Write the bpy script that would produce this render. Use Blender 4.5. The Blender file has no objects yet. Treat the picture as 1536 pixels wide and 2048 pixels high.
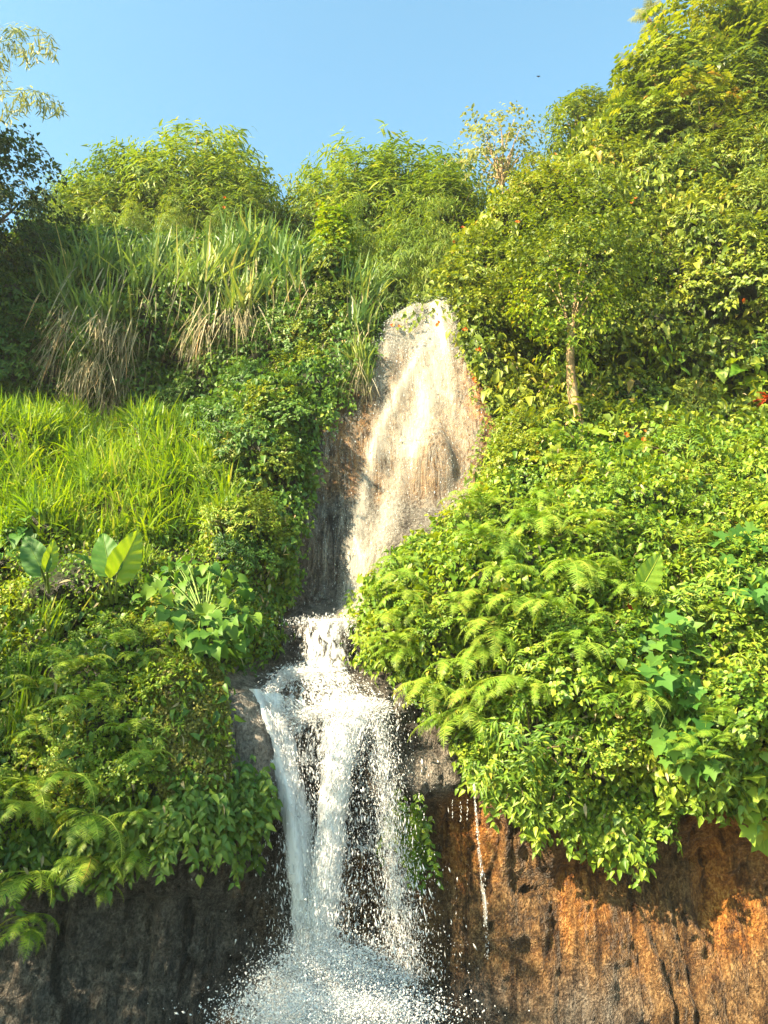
import bpy, math, random
import numpy as np
from mathutils import Vector, Matrix
from mathutils.bvhtree import BVHTree

# ------------------------------------------------------------------ camera, sky, sun, exposure
SC = bpy.context.scene
COL = SC.collection
R_ = math.radians
PITCH = R_(17); CAM = np.array([0., 0., 3.4]); FPX = 1607.
cd = bpy.data.cameras.new("camera"); cam = bpy.data.objects.new("camera", cd); COL.objects.link(cam)
cam.location = CAM; cam.rotation_euler = (R_(90) + PITCH, 0, 0)
cd.sensor_fit = 'VERTICAL'; cd.angle = 2 * math.atan(1024 / FPX); cd.clip_end = 2000
SC.camera = cam
SUN = np.array([-0.66, -0.50, 0.56]); SUN /= np.linalg.norm(SUN)
W = bpy.data.worlds.new("World"); SC.world = W; W.use_nodes = True
nt = W.node_tree; sky = nt.nodes.new("ShaderNodeTexSky"); sky.sky_type = 'NISHITA'; sky.sun_disc = False
sky.sun_elevation = math.asin(SUN[2]); sky.sun_rotation = math.atan2(SUN[0], SUN[1])
sky.air_density = 1.0; sky.dust_density = 1.2; sky.ozone_density = 0.2
wb = nt.nodes.new("ShaderNodeMix"); wb.data_type = 'RGBA'; wb.blend_type = 'MULTIPLY'; wb.inputs[0].default_value = 1; wb.inputs[7].default_value = (.78, 1.05, .93, 1); nt.links.new(sky.outputs[0], wb.inputs[6]); nt.links.new(wb.outputs[2], nt.nodes["Background"].inputs[0]); nt.nodes["Background"].inputs[1].default_value = 0.105
sl = bpy.data.lights.new("sun", 'SUN'); sun = bpy.data.objects.new("sun", sl); COL.objects.link(sun)
sl.energy = 5.0; sl.angle = R_(0.6); sl.color = (1.0, 0.82, 0.54)
sun.rotation_euler = Vector(-SUN).to_track_quat('-Z', 'Y').to_euler()
SC.view_settings.view_transform = 'Standard'; SC.view_settings.look = 'None'
SC.view_settings.exposure = 2.18; SC.view_settings.gamma = 1.0
SC.cycles.max_bounces = 10; SC.cycles.diffuse_bounces = 6; SC.cycles.transparent_max_bounces = 24

# ------------------------------------------------------------------ helpers
rng = np.random.default_rng(7); random.seed(7)
FW = np.array([0, math.cos(PITCH), math.sin(PITCH)]); UP = np.array([0, -math.sin(PITCH), math.cos(PITCH)])
def at(u, v, Y):
    d = FW + np.array([1., 0, 0]) * ((u - 768) / FPX) + UP * ((1024 - v) / FPX)
    return CAM + d * (Y / d[1])
def ray(u, v):
    d = FW + np.array([1., 0, 0]) * ((u - 768) / FPX) + UP * ((1024 - v) / FPX)
    return d / np.linalg.norm(d)
def proj(P):
    d = P - CAM; zc = np.maximum(d @ FW, .05)
    return 768 + FPX * d[..., 0] / zc, 1024 - FPX * (d @ UP) / zc
def norm(a): return a / np.maximum(np.linalg.norm(a, axis=-1, keepdims=True), 1e-9)
def inpoly(u, v, poly):
    r = np.zeros(np.shape(u), bool); n = len(poly)
    for i in range(n):
        x0, y0 = poly[i]; x1, y1 = poly[(i + 1) % n]
        if y0 == y1: continue
        c = ((y0 > v) != (y1 > v)) & (u < (x1 - x0) * (v - y0) / (y1 - y0) + x0)
        r ^= c
    return r
def hash3(i, j, k, s):
    n = (i * 374761393 + j * 668265263 + k * 2147483647 + s * 1274126177) & 0xffffffff
    n = ((n ^ (n >> 13)) * 1274126177) & 0xffffffff
    n = ((n ^ (n >> 15)) * 2246822519) & 0xffffffff
    return ((n ^ (n >> 16)) & 0xffff) / 65535.
def noise(P, s=0):
    P = np.asarray(P, float); f = np.floor(P).astype(np.int64); t = P - f; t = t * t * (3 - 2 * t)
    o = 0
    for a in (0, 1):
        for b in (0, 1):
            for c in (0, 1):
                w = (t[..., 0] if a else 1 - t[..., 0]) * (t[..., 1] if b else 1 - t[..., 1]) * (t[..., 2] if c else 1 - t[..., 2])
                o = o + w * hash3(f[..., 0] + a, f[..., 1] + b, f[..., 2] + c, s)
    return o * 2 - 1
def fbm(P, s=0, octv=4):
    o = 0; a = 1.
    for k in range(octv): o = o + a * noise(np.asarray(P) * 2 ** k, s + k); a *= .5
    return o

class Soup:
    "collects triangles (with a tint per vertex) and links them as ONE mesh object"
    def __init__(s): s.V = []; s.F = []; s.T = []; s.n = 0
    def add(s, V, F, T=None):
        V = np.asarray(V, np.float32).reshape(-1, 3); F = np.asarray(F, np.int64).reshape(-1, 3)
        s.V.append(V); s.F.append(F + s.n); s.n += len(V)
        s.T.append(np.full(len(V), .5, np.float32) if T is None else np.broadcast_to(np.asarray(T, np.float32), (len(V),)))
    def mesh(s, name, m, smooth=False):
        V = np.concatenate(s.V); F = np.concatenate(s.F).astype(np.int32); T = np.concatenate(s.T)
        me = bpy.data.meshes.new(name); me.vertices.add(len(V)); me.vertices.foreach_set("co", V.ravel())
        me.loops.add(len(F) * 3); me.loops.foreach_set("vertex_index", F.ravel())
        me.polygons.add(len(F)); me.polygons.foreach_set("loop_start", np.arange(0, len(F) * 3, 3, dtype=np.int32))
        if smooth: me.polygons.foreach_set("use_smooth", np.ones(len(F), bool))
        a = me.attributes.new("tint", 'FLOAT', 'POINT'); a.data.foreach_set("value", np.ascontiguousarray(T))
        me.materials.append(m); me.update(); me.validate()
        return me
    def build(s, name, m, parent=None, smooth=False):
        o = bpy.data.objects.new(name, s.mesh(name, m, smooth)); COL.objects.link(o)
        if parent: o.parent = parent
        return o
def tag(o, label=None, cat=None, group=None, kind=None):
    if label: o["label"] = label
    if cat: o["category"] = cat
    if group: o["group"] = group
    if kind: o["kind"] = kind
    return o
def empty(name, loc=(0, 0, 0)):
    o = bpy.data.objects.new(name, None); COL.objects.link(o); o.location = loc; o.empty_display_size = .2
    return o
def dup(root):
    r = root.copy(); COL.objects.link(r)
    for ch in root.children:
        c = ch.copy(); COL.objects.link(c); c.parent = r
    return r
def wipe(root):
    for ch in list(root.children): bpy.data.objects.remove(ch)
    bpy.data.objects.remove(root)

# leaf templates: Y = along the leaf, X = width, Z = normal; (verts, tris)
def T_diamond(w=.5, fold=.12, droop=.1):
    return (np.array([[0, 0, 0], [-w / 2, .45, fold], [w / 2, .45, fold], [0, .5, 0], [0, 1, -droop]]), np.array([[0, 3, 1], [0, 2, 3], [1, 3, 4], [3, 2, 4]]))
def T_heart(w=.85, fold=.10, droop=.14):
    v = [[0, .12, 0], [0, .5, .02], [0, 1, -droop]]
    for sgn in (-1, 1):
        v += [[sgn * w * .28, 0, fold * .6], [sgn * w * .5, .22, fold], [sgn * w * .38, .56, fold * .8]]
    f = [[0, 3, 4], [0, 4, 1], [4, 5, 1], [5, 2, 1][::-1], [0, 7, 6], [0, 1, 7], [7, 1, 8], [8, 1, 2]]
    return np.array(v, float), np.array([[0, 4, 3], [0, 1, 4], [4, 1, 5], [5, 1, 2], [0, 6, 7], [0, 7, 1], [7, 8, 1], [8, 2, 1]])
def T_lance(w=.28, fold=.05, droop=.25):
    v = [[0, 0, 0], [-w / 2, .3, fold], [0, .33, 0], [w / 2, .3, fold], [-w * .36, .66, fold - droop * .4], [0, .68, -droop * .45], [w * .36, .66, fold - droop * .4], [0, 1, -droop]]
    return np.array(v, float), np.array([[0, 2, 1], [0, 3, 2], [1, 2, 5], [1, 5, 4], [2, 3, 6], [2, 6, 5], [4, 5, 7], [5, 6, 7]])
def T_star(w=1.0):
    v = [[0, .18, 0]]; pts = [(-.12, 0), (-.42, -.02), (-.36, .24), (-.58, .56), (-.24, .6), (0, 1.08), (.24, .6), (.58, .56), (.36, .24), (.42, -.02), (.12, 0)]
    for x, y in pts: v.append([x * w, y, .05 * abs(x) * 2 - .12 * (y ** 2)])
    return np.array(v, float), np.array([[0, i + 1, i] for i in range(1, len(pts))])
def T_lobed(w=.6, n=4):
    "big deeply cut leaf with finger lobes on both sides of the midrib"
    v = []; f = []
    for i in range(n + 1):
        y = i / n; v.append([0, y, -.25 * y * y])
    for sgn in (-1, 1):
        for i in range(n):
            y = (i + .15) / n; L = w * .5 * (1 - .55 * abs(y - .4) * 1.4)
            b = len(v); v += [[0, y, -.25 * y * y], [sgn * L, y + .22, .02 - .25 * (y + .2) ** 2 - .05], [0, min(1, y + .8 / n), -.25 * y * y], [sgn * L * .55, y + .02, .06 - .25 * y * y]]
            f += [[b, b + 3, b + 2], [b + 3, b + 1, b + 2]]
    b = len(v); v += [[-w * .1, .82, -.18], [w * .1, .82, -.18], [0, 1.15, -.36]]; f.append([b, b + 1, b + 2])
    return np.array(v, float), np.array(f)
DIA, HEART, LANCE, STAR, LOBED = T_diamond(.55), T_heart(), T_lance(), T_star(), T_lobed()
OVATE = T_diamond(.62, .16, .22); NARROW = T_lance(.16, .02, .35); VINE = T_lance(.52, .12, .4); SMALL = (np.array([[0, 0, 0], [-.33, .5, .1], [.33, .5, .1], [0, 1, -.1]]), np.array([[0, 2, 1], [1, 2, 3]]))
def leaves(soup, tpl, P, D, N, S, T):
    "instances of one leaf template: points, axis directions, normals, sizes, tints"
    V, F = tpl; D = norm(D); X = norm(np.cross(D, N)); Z = np.cross(X, D); S = np.broadcast_to(np.asarray(S, float), (len(P),))
    A = V[None, :, 0, None] * X[:, None] + V[None, :, 1, None] * D[:, None] + V[None, :, 2, None] * Z[:, None]
    out = P[:, None] + A * S[:, None, None]
    k = len(V)
    soup.add(out.reshape(-1, 3), (F[None] + (np.arange(len(P)) * k)[:, None, None]).reshape(-1, 3), np.repeat(np.broadcast_to(T, (len(P),)), k))
def ribbons(soup, P, D, L, Wd, droop, T, n=5, twist=None):
    "grass blades: tapered strips that start along D and bend down"
    N = len(P); D = norm(D); t = np.linspace(0, 1, n + 1)
    L = np.broadcast_to(np.asarray(L, float), (N,)); Wd = np.broadcast_to(np.asarray(Wd, float), (N,)); droop = np.broadcast_to(np.asarray(droop, float), (N,))
    C = P[:, None] + D[:, None] * (L[:, None] * t)[..., None]
    C[..., 2] -= (droop * L)[:, None] * t ** 2.2
    C[..., :2] += (D[:, None, :2] * (L * droop)[:, None, None] * .25 * (t ** 2)[None, :, None])
    side = np.stack([-D[:, 1], D[:, 0], np.zeros(N)], -1) + rng.normal(0, .5, (N, 3)); side = norm(side - D * np.sum(side * D, -1, keepdims=True))
    w = (Wd[:, None] * (np.minimum(1, .45 + 2.5 * t) * (1 - t ** 2.5) + .03))[..., None] * .5
    V = np.stack([C - side[:, None] * w, C + side[:, None] * w], 2).reshape(N, -1, 3)
    f = []
    for i in range(n): a = 2 * i; f += [[a, a + 1, a + 3], [a, a + 3, a + 2]]
    k = 2 * (n + 1)
    soup.add(V.reshape(-1, 3), (np.array(f)[None] + (np.arange(N) * k)[:, None, None]).reshape(-1, 3), np.repeat(np.broadcast_to(T, (N,)), k))
def tube(soup, pts, rad, sides=7, T=.5, wob=0.):
    pts = np.asarray(pts, float); n = len(pts); rad = np.broadcast_to(np.asarray(rad, float), (n,))
    tg = norm(np.gradient(pts, axis=0)); ref = np.array([.31, .2, .93]) if abs(tg[0, 2]) < .8 else np.array([.95, .3, .1])
    X = norm(np.cross(tg, ref)); Y = np.cross(tg, X); a = np.arange(sides) * 2 * math.pi / sides
    r = rad[:, None] * (1 + wob * rng.normal(0, 1, (n, sides)))
    V = pts[:, None] + (X[:, None] * np.cos(a)[None, :, None] + Y[:, None] * np.sin(a)[None, :, None]) * r[..., None]
    f = []
    for i in range(n - 1):
        for j in range(sides):
            p = i * sides + j; q = i * sides + (j + 1) % sides
            f += [[p, q, q + sides], [p, q + sides, p + sides]]
    V = np.concatenate([V.reshape(-1, 3), pts[-1:]]); e = n * sides
    f += [[(n - 1) * sides + j, (n - 1) * sides + (j + 1) % sides, e] for j in range(sides)]
    soup.add(V, f, T)
def rdir(n): return norm(rng.normal(0, 1, (n, 3)))
def curve(p0, p1, sag=0., n=8, bend=(0, 0, 0)):
    t = np.linspace(0, 1, n)[:, None]; p0 = np.asarray(p0, float); p1 = np.asarray(p1, float)
    return p0 + (p1 - p0) * t + np.array(bend) * (4 * t * (1 - t)) + np.array([0, 0, -sag]) * (4 * t * (1 - t))

# ------------------------------------------------------------------ materials
def new_mat(name):
    m = bpy.data.materials.new(name); m.use_nodes = True; n = m.node_tree; n.nodes.clear()
    return m, n, n.nodes.new, n.links.new
def ramp(node, stops):
    e = node.color_ramp.elements
    while len(e) > 1: e.remove(e[-1])
    e[0].position = stops[0][0]; e[0].color = (*stops[0][1], 1)
    for p, c in stops[1:]:
        k = e.new(p); k.color = (*c, 1)
def leaf_mat(name, stops, trans=.35, rough=.45, spec=.35, vary=.35, patch=.7):
    m, n, N, Lk = new_mat(name)
    at_ = N("ShaderNodeAttribute"); at_.attribute_name = "tint"
    oi = N("ShaderNodeObjectInfo"); geo = N("ShaderNodeNewGeometry")
    nz = N("ShaderNodeTexNoise"); nz.inputs["Scale"].default_value = patch; nz.inputs["Detail"].default_value = 2
    Lk(geo.outputs["Position"], nz.inputs["Vector"])
    a = N("ShaderNodeMath"); a.operation = 'MULTIPLY_ADD'; a.inputs[1].default_value = vary; Lk(oi.outputs["Random"], a.inputs[0]); Lk(at_.outputs["Fac"], a.inputs[2])
    b = N("ShaderNodeMath"); b.operation = 'MULTIPLY_ADD'; b.inputs[1].default_value = .6; Lk(nz.outputs[0], b.inputs[0]); Lk(a.outputs[0], b.inputs[2])
    c = N("ShaderNodeMath"); c.operation = 'SUBTRACT'; c.inputs[1].default_value = .3 + vary / 2; Lk(b.outputs[0], c.inputs[0])
    cr = N("ShaderNodeValToRGB"); ramp(cr, [(a_, tuple(min(.6, q * k_) for q, k_ in zip(c_, (1.21, 1.17, 1.05)))) for a_, c_ in stops]); Lk(c.outputs[0], cr.inputs[0])
    p = N("ShaderNodeBsdfPrincipled"); Lk(cr.outputs[0], p.inputs["Base Color"]); p.inputs["Roughness"].default_value = rough; p.inputs["Specular IOR Level"].default_value = spec
    t = N("ShaderNodeBsdfTranslucent")
    hs = N("ShaderNodeHueSaturation"); hs.inputs["Hue"].default_value = .485; hs.inputs["Saturation"].default_value = 1.1; hs.inputs["Value"].default_value = 1.25; Lk(cr.outputs[0], hs.inputs["Color"]); Lk(hs.outputs[0], t.inputs["Color"])
    mx = N("ShaderNodeMixShader"); mx.inputs[0].default_value = trans; Lk(p.outputs[0], mx.inputs[1]); Lk(t.outputs[0], mx.inputs[2])
    o = N("ShaderNodeOutputMaterial"); Lk(mx.outputs[0], o.inputs[0]); return m
M = {}
M['creeper'] = leaf_mat("creeper_leaf", [(0, (.035, .085, .010)), (.35, (.085, .17, .016)), (.65, (.17, .245, .022)), (.93, (.27, .31, .035)), (1, (.30, .24, .04))])
M['shade'] = leaf_mat("shaded_green_leaf", [(0, (.018, .055, .012)), (.4, (.045, .11, .018)), (.75, (.085, .16, .022)), (1, (.16, .22, .03))], patch=.5)  # darker green set with the wall's shade put into the leaf colour
M['olive'] = leaf_mat("olive_leaf", [(0, (.035, .06, .010)), (.35, (.085, .135, .016)), (.65, (.17, .215, .024)), (.92, (.27, .29, .04)), (1, (.30, .21, .05))])
M['bamboo'] = leaf_mat("bamboo_leaf", [(0, (.035, .07, .012)), (.4, (.09, .155, .02)), (.78, (.17, .23, .03)), (1, (.28, .29, .06))], trans=.4, patch=.35)
M['pale'] = leaf_mat("pale_leaf", [(0, (.10, .14, .045)), (.5, (.19, .22, .08)), (1, (.32, .29, .13))], trans=.45, spec=.5)
M['dark'] = leaf_mat("shaded_tree_leaf", [(0, (.012, .03, .010)), (.6, (.03, .06, .018)), (1, (.06, .10, .03))], spec=.3)  # near-black leaf colour, with the shade on the left tree put in
M['grass'] = leaf_mat("grass_blade", [(0, (.05, .12, .012)), (.45, (.11, .21, .018)), (.8, (.20, .28, .03)), (1, (.30, .30, .08))], trans=.45)
M['cane'] = leaf_mat("cane_blade", [(0, (.05, .12, .03)), (.5, (.12, .20, .04)), (.85, (.24, .29, .06)), (1, (.38, .32, .12))], trans=.4, spec=.5)
M['straw'] = leaf_mat("dry_blade", [(0, (.12, .105, .06)), (.5, (.24, .215, .13)), (.9, (.34, .29, .18)), (1, (.40, .24, .10))], trans=.25, vary=.4)
M['fern'] = leaf_mat("fern_frond", [(0, (.07, .18, .02)), (.5, (.15, .265, .03)), (.88, (.27, .34, .05)), (1, (.36, .27, .06))], trans=.4)
M['moss'] = leaf_mat("moss_leaf", [(0, (.05, .06, .012)), (.5, (.11, .12, .018)), (1, (.19, .18, .03))], trans=.25)
M['broad'] = leaf_mat("broad_leaf", [(0, (.03, .10, .014)), (.5, (.08, .165, .022)), (1, (.17, .25, .035))], trans=.35, rough=.5, spec=.2)
M['blue'] = leaf_mat("blue_green_leaf", [(0, (.02, .08, .014)), (.5, (.055, .14, .024)), (1, (.11, .20, .03))], trans=.35, rough=.5, spec=.2)
M['lime'] = leaf_mat("lime_leaf", [(0, (.10, .22, .02)), (.5, (.20, .30, .03)), (1, (.30, .34, .05))], trans=.45)
M['red'] = leaf_mat("red_leaf", [(0, (.20, .025, .012)), (.6, (.34, .07, .02)), (1, (.42, .14, .04))])
M['flower'] = leaf_mat("orange_petal", [(0, (.7, .08, .01)), (.6, (.85, .16, .015)), (1, (.9, .25, .03))], vary=.1)
def bark_mat(name, c0, c1, sc=6.):
    m, n, N, Lk = new_mat(name)
    tc = N("ShaderNodeTexCoord"); mp = N("ShaderNodeMapping"); mp.inputs["Scale"].default_value = (sc, sc, sc * .3); Lk(tc.outputs["Object"], mp.inputs[0])
    nz = N("ShaderNodeTexNoise"); nz.inputs["Scale"].default_value = 2; nz.inputs["Detail"].default_value = 6; Lk(mp.outputs[0], nz.inputs[0])
    cr = N("ShaderNodeValToRGB"); ramp(cr, [(.3, c0), (.68, c1)]); Lk(nz.outputs[0], cr.inputs[0])
    p = N("ShaderNodeBsdfPrincipled"); p.inputs["Roughness"].default_value = .8; Lk(cr.outputs[0], p.inputs["Base Color"])
    bp = N("ShaderNodeBump"); bp.inputs["Strength"].default_value = .6; bp.inputs["Distance"].default_value = .03; Lk(nz.outputs[0], bp.inputs["Height"]); Lk(bp.outputs[0], p.inputs["Normal"])
    o = N("ShaderNodeOutputMaterial"); Lk(p.outputs[0], o.inputs[0]); return m
M['bark'] = bark_mat("pale_bark", (.20, .12, .055), (.46, .31, .16))
M['bark_dark'] = bark_mat("brown_bark", (.05, .035, .02), (.16, .11, .06))
M['stalk'] = bark_mat("green_stalk", (.10, .17, .03), (.20, .27, .06))

def rock_mat():
    m, n, N, Lk = new_mat("wet_rock")
    geo = N("ShaderNodeNewGeometry")
    def attr(nm): a = N("ShaderNodeAttribute"); a.attribute_name = nm; return a.outputs["Fac"]
    def tex(scale, vec, det=6, rough=.6, dist=0.):
        mp = N("ShaderNodeMapping"); mp.inputs["Scale"].default_value = scale; Lk(geo.outputs["Position"], mp.inputs[0])
        z = N("ShaderNodeTexNoise"); z.inputs["Scale"].default_value = 1; z.inputs["Detail"].default_value = det; z.inputs["Roughness"].default_value = rough; z.inputs["Distortion"].default_value = dist; Lk(mp.outputs[0], z.inputs[0]); return z.outputs[0]
    def mix(f, a, b, bl='MIX'):
        x = N("ShaderNodeMix"); x.data_type = 'RGBA'; x.blend_type = bl
        if hasattr(f, 'default_value') or not isinstance(f, (int, float)): Lk(f, x.inputs[0])
        else: x.inputs[0].default_value = f
        for k, s in ((6, a), (7, b)):
            if isinstance(s, tuple): x.inputs[k].default_value = (*s, 1)
            else: Lk(s, x.inputs[k])
        return x.outputs[2]
    fine = tex((7, 7, 5), None, 9, .82); big = tex((1.1, 1.1, .55), None, 5, .6, .6); streak = tex((4.2, 4.2, .22), None, 6, .65)
    strata = tex((.7, .7, 9), None, 7, .72, .15)
    def rampc(f, st):
        c = N("ShaderNodeValToRGB"); ramp(c, st); Lk(f, c.inputs[0]); return c.outputs[0]
    grit = tex((26, 26, 20), None, 4, .7)
    fg = N("ShaderNodeMath"); fg.operation = 'MULTIPLY_ADD'; fg.inputs[1].default_value = .75; Lk(grit, fg.inputs[0]); fh = N("ShaderNodeMath"); fh.operation = 'MULTIPLY_ADD'; fh.inputs[1].default_value = .9; fh.inputs[2].default_value = -.325; Lk(fine, fh.inputs[0]); Lk(fh.outputs[0], fg.inputs[2]); base = fg.outputs[0]
    grey = rampc(base, [(.32, (.012, .010, .008)), (.5, (.095, .08, .066)), (.68, (.26, .22, .18))])
    pale = rampc(base, [(.32, (.07, .06, .05)), (.5, (.28, .24, .20)), (.68, (.50, .44, .37))]); grey = mix(attr("pale"), grey, pale)
    brown = rampc(base, [(.32, (.035, .016, .007)), (.5, (.15, .078, .030)), (.68, (.40, .245, .11))])
    orange = rampc(base, [(.32, (.09, .020, .004)), (.5, (.34, .125, .020)), (.68, (.62, .32, .085))])
    def boost(a, tx, k=.9):
        s = N("ShaderNodeMath"); s.operation = 'SUBTRACT'; s.inputs[1].default_value = .5; Lk(tx, s.inputs[0])
        q = N("ShaderNodeMath"); q.operation = 'MULTIPLY_ADD'; q.inputs[1].default_value = k * 2; Lk(s.outputs[0], q.inputs[0]); Lk(a, q.inputs[2])
        r = N("ShaderNodeMapRange"); r.inputs["From Min"].default_value = .25; r.inputs["From Max"].default_value = .75; Lk(q.outputs[0], r.inputs[0]); return r.outputs[0]
    col = mix(boost(attr("brown"), big, .6), grey, brown)
    col = mix(boost(attr("orange"), big, 1.0), col, orange)
    stain_groove_shade = rampc(streak, [(.40, (.16, .13, .11)), (.49, (1, 1, 1))]); col = mix(.85, col, stain_groove_shade, 'MULTIPLY')  # dark vertical streaks: wet stains plus groove shade painted into the colour
    soil = rampc(fine, [(.3, (.012, .014, .006)), (.7, (.05, .055, .018))])
    col = mix(boost(attr("veg"), fine, .3), col, soil)
    p = N("ShaderNodeBsdfPrincipled"); Lk(col, p.inputs["Base Color"])
    rr = N("ShaderNodeMapRange"); rr.inputs["To Min"].default_value = .28; rr.inputs["To Max"].default_value = .6; Lk(big, rr.inputs[0]); Lk(rr.outputs[0], p.inputs["Roughness"])
    vo = N('ShaderNodeTexVoronoi'); vo.inputs['Scale'].default_value = 1; vm = N('ShaderNodeMapping'); vm.inputs['Scale'].default_value = (34, 34, 26); Lk(geo.outputs['Position'], vm.inputs[0]); Lk(vm.outputs[0], vo.inputs['Vector'])
    bv = N('ShaderNodeMath'); bv.operation = 'MULTIPLY_ADD'; bv.inputs[1].default_value = -.45; Lk(vo.outputs['Distance'], bv.inputs[0]); Lk(base, bv.inputs[2])
    h = N("ShaderNodeMath"); h.operation = 'MULTIPLY_ADD'; h.inputs[1].default_value = .6; Lk(strata, h.inputs[0]); Lk(bv.outputs[0], h.inputs[2])
    bp = N("ShaderNodeBump"); bp.inputs["Strength"].default_value = 1; bp.inputs["Distance"].default_value = .12; Lk(h.outputs[0], bp.inputs["Height"]); Lk(bp.outputs[0], p.inputs["Normal"])
    o = N("ShaderNodeOutputMaterial"); Lk(p.outputs[0], o.inputs[0]); return m
M['rock'] = rock_mat()
def water_mat(name, lo, hi, sx, sz, amax=1., white=.78, dist=.7, bump=.04):
    "thin sheet of falling water: white streaks with clear gaps between them"
    m, n, N, Lk = new_mat(name)
    geo = N("ShaderNodeNewGeometry"); at_ = N("ShaderNodeAttribute"); at_.attribute_name = "tint"
    mp = N("ShaderNodeMapping"); mp.inputs["Scale"].default_value = (sx, sx * .6, sz); Lk(geo.outputs["Position"], mp.inputs[0])
    z = N("ShaderNodeTexNoise"); z.inputs["Scale"].default_value = 1; z.inputs["Detail"].default_value = 6; z.inputs["Roughness"].default_value = .68; z.inputs["Distortion"].default_value = dist; Lk(mp.outputs[0], z.inputs[0])
    r = N("ShaderNodeMapRange"); r.inputs["From Min"].default_value = lo; r.inputs["From Max"].default_value = hi; r.inputs["To Max"].default_value = amax
    s = N("ShaderNodeMath"); s.operation = 'MULTIPLY_ADD'; s.inputs[1].default_value = .6; Lk(at_.outputs["Fac"], s.inputs[0]); Lk(z.outputs[0], s.inputs[2])
    q = N("ShaderNodeMath"); q.operation = 'SUBTRACT'; q.inputs[1].default_value = .3; Lk(s.outputs[0], q.inputs[0]); Lk(q.outputs[0], r.inputs[0])
    p = N("ShaderNodeBsdfPrincipled"); white = white if isinstance(white, tuple) else (white,) * 3; p.inputs["Base Color"].default_value = (*white, 1); p.inputs["Roughness"].default_value = .35
    t = N("ShaderNodeBsdfTranslucent"); t.inputs[0].default_value = (*white, 1)
    m2 = N("ShaderNodeMixShader"); m2.inputs[0].default_value = .3; Lk(p.outputs[0], m2.inputs[1]); Lk(t.outputs[0], m2.inputs[2])
    tr = N("ShaderNodeBsdfTransparent"); mx = N("ShaderNodeMixShader"); Lk(r.outputs[0], mx.inputs[0]); Lk(tr.outputs[0], mx.inputs[1]); Lk(m2.outputs[0], mx.inputs[2])
    bp = N("ShaderNodeBump"); bp.inputs["Strength"].default_value = .5; bp.inputs["Distance"].default_value = bump; Lk(z.outputs[0], bp.inputs["Height"]); Lk(bp.outputs[0], p.inputs["Normal"])
    o = N("ShaderNodeOutputMaterial"); Lk(mx.outputs[0], o.inputs[0]); return m
M['film'] = water_mat("water_film", .30, 1.0, 22, .33, .62, (.76, .70, .58), .2, .012)
M['veil'] = water_mat("water_veil", .36, .72, 9, 1.6, .95)
M['lace'] = water_mat("water_lace", .45, .62, 13, 4.0, 1.)
m, n, N, Lk = new_mat("white_water_drop"); p = N("ShaderNodeBsdfPrincipled"); p.inputs["Base Color"].default_value = (.74, .75, .76, 1); p.inputs["Roughness"].default_value = .25
t = N("ShaderNodeBsdfTranslucent"); t.inputs[0].default_value = (.74, .75, .76, 1); mx = N("ShaderNodeMixShader"); mx.inputs[0].default_value = .35; Lk(p.outputs[0], mx.inputs[1]); Lk(t.outputs[0], mx.inputs[2]); o = N("ShaderNodeOutputMaterial"); Lk(mx.outputs[0], o.inputs[0]); M['drop'] = m
M['splash'] = m.copy(); M['splash'].name = 'shade_lifted_splash'  # drop copy whitened in colour to make up for shade on the lower fall
for q_ in M['splash'].node_tree.nodes:
    if q_.type == 'BSDF_PRINCIPLED': q_.inputs['Base Color'].default_value = (.80, .80, .80, 1)
    if q_.type == 'BSDF_TRANSLUCENT': q_.inputs[0].default_value = (.80, .80, .80, 1)

# ------------------------------------------------------------------ the cliff: y = f(x, z)
CP = []
def row(v, *a):
    for u, Y in a: CP.append((u, v, Y))
row(2060, (-700, 12.2), (-300, 12.6), (0, 12.8), (300, 13.0), (560, 13.8), (700, 14.0), (850, 13.8), (1100, 13.2), (1536, 12.8), (2200, 12.2))
row(1850, (-300, 12.8), (0, 13.0), (300, 13.2), (560, 14.1), (700, 14.3), (850, 14.0), (1100, 13.4), (1300, 13.3), (1536, 13.1), (2000, 12.6))
row(1720, (-300, 12.3), (0, 12.6), (200, 12.6), (420, 13.0), (560, 14.1), (700, 14.3), (840, 14.0), (1000, 13.5), (1200, 13.4), (1400, 13.4), (1536, 13.2))
row(1620, (-500, 11.6), (0, 12.1), (200, 12.0), (400, 12.4), (490, 13.0), (560, 13.8), (700, 14.1), (820, 13.85), (930, 13.6), (1100, 13.05), (1300, 12.85), (1536, 12.75))
row(1580, (455, 12.4), (545, 12.65), (580, 13.6))
row(1570, (790, 13.2), (850, 13.1), (920, 13.1))
row(1500, (0, 12.0), (200, 11.9), (400, 12.2), (490, 12.45), (545, 12.6), (585, 13.4), (700, 13.6), (820, 13.3), (930, 13.3), (1050, 12.5), (1250, 12.2), (1536, 12.0), (2000, 11.6))
row(1400, (-400, 11.8), (0, 12.1), (200, 12.1), (400, 12.3), (480, 12.6), (525, 12.8), (565, 13.3), (640, 13.2), (760, 13.25), (850, 13.7), (950, 13.3), (1100, 12.5), (1300, 12.3), (1536, 12.1))
row(1320, (0, 12.4), (200, 12.4), (400, 12.8), (500, 13.9), (560, 14.2), (640, 14.4), (720, 14.6), (800, 14.0), (950, 13.0), (1200, 12.5), (1536, 12.3))
row(1250, (-400, 12.6), (0, 12.8), (300, 12.9), (460, 13.7), (570, 14.6), (650, 14.6), (715, 14.5), (770, 13.8), (900, 13.2), (1200, 12.9), (1536, 12.6), (2000, 12.2))
row(1222, (575, 15.4), (650, 15.6), (715, 15.3))
row(1100, (0, 13.6), (200, 13.8), (400, 14.2), (520, 14.7), (580, 15.4), (650, 16.0), (740, 15.8), (810, 14.6), (880, 13.95), (1000, 13.7), (1300, 13.5), (1536, 13.3))
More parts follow.
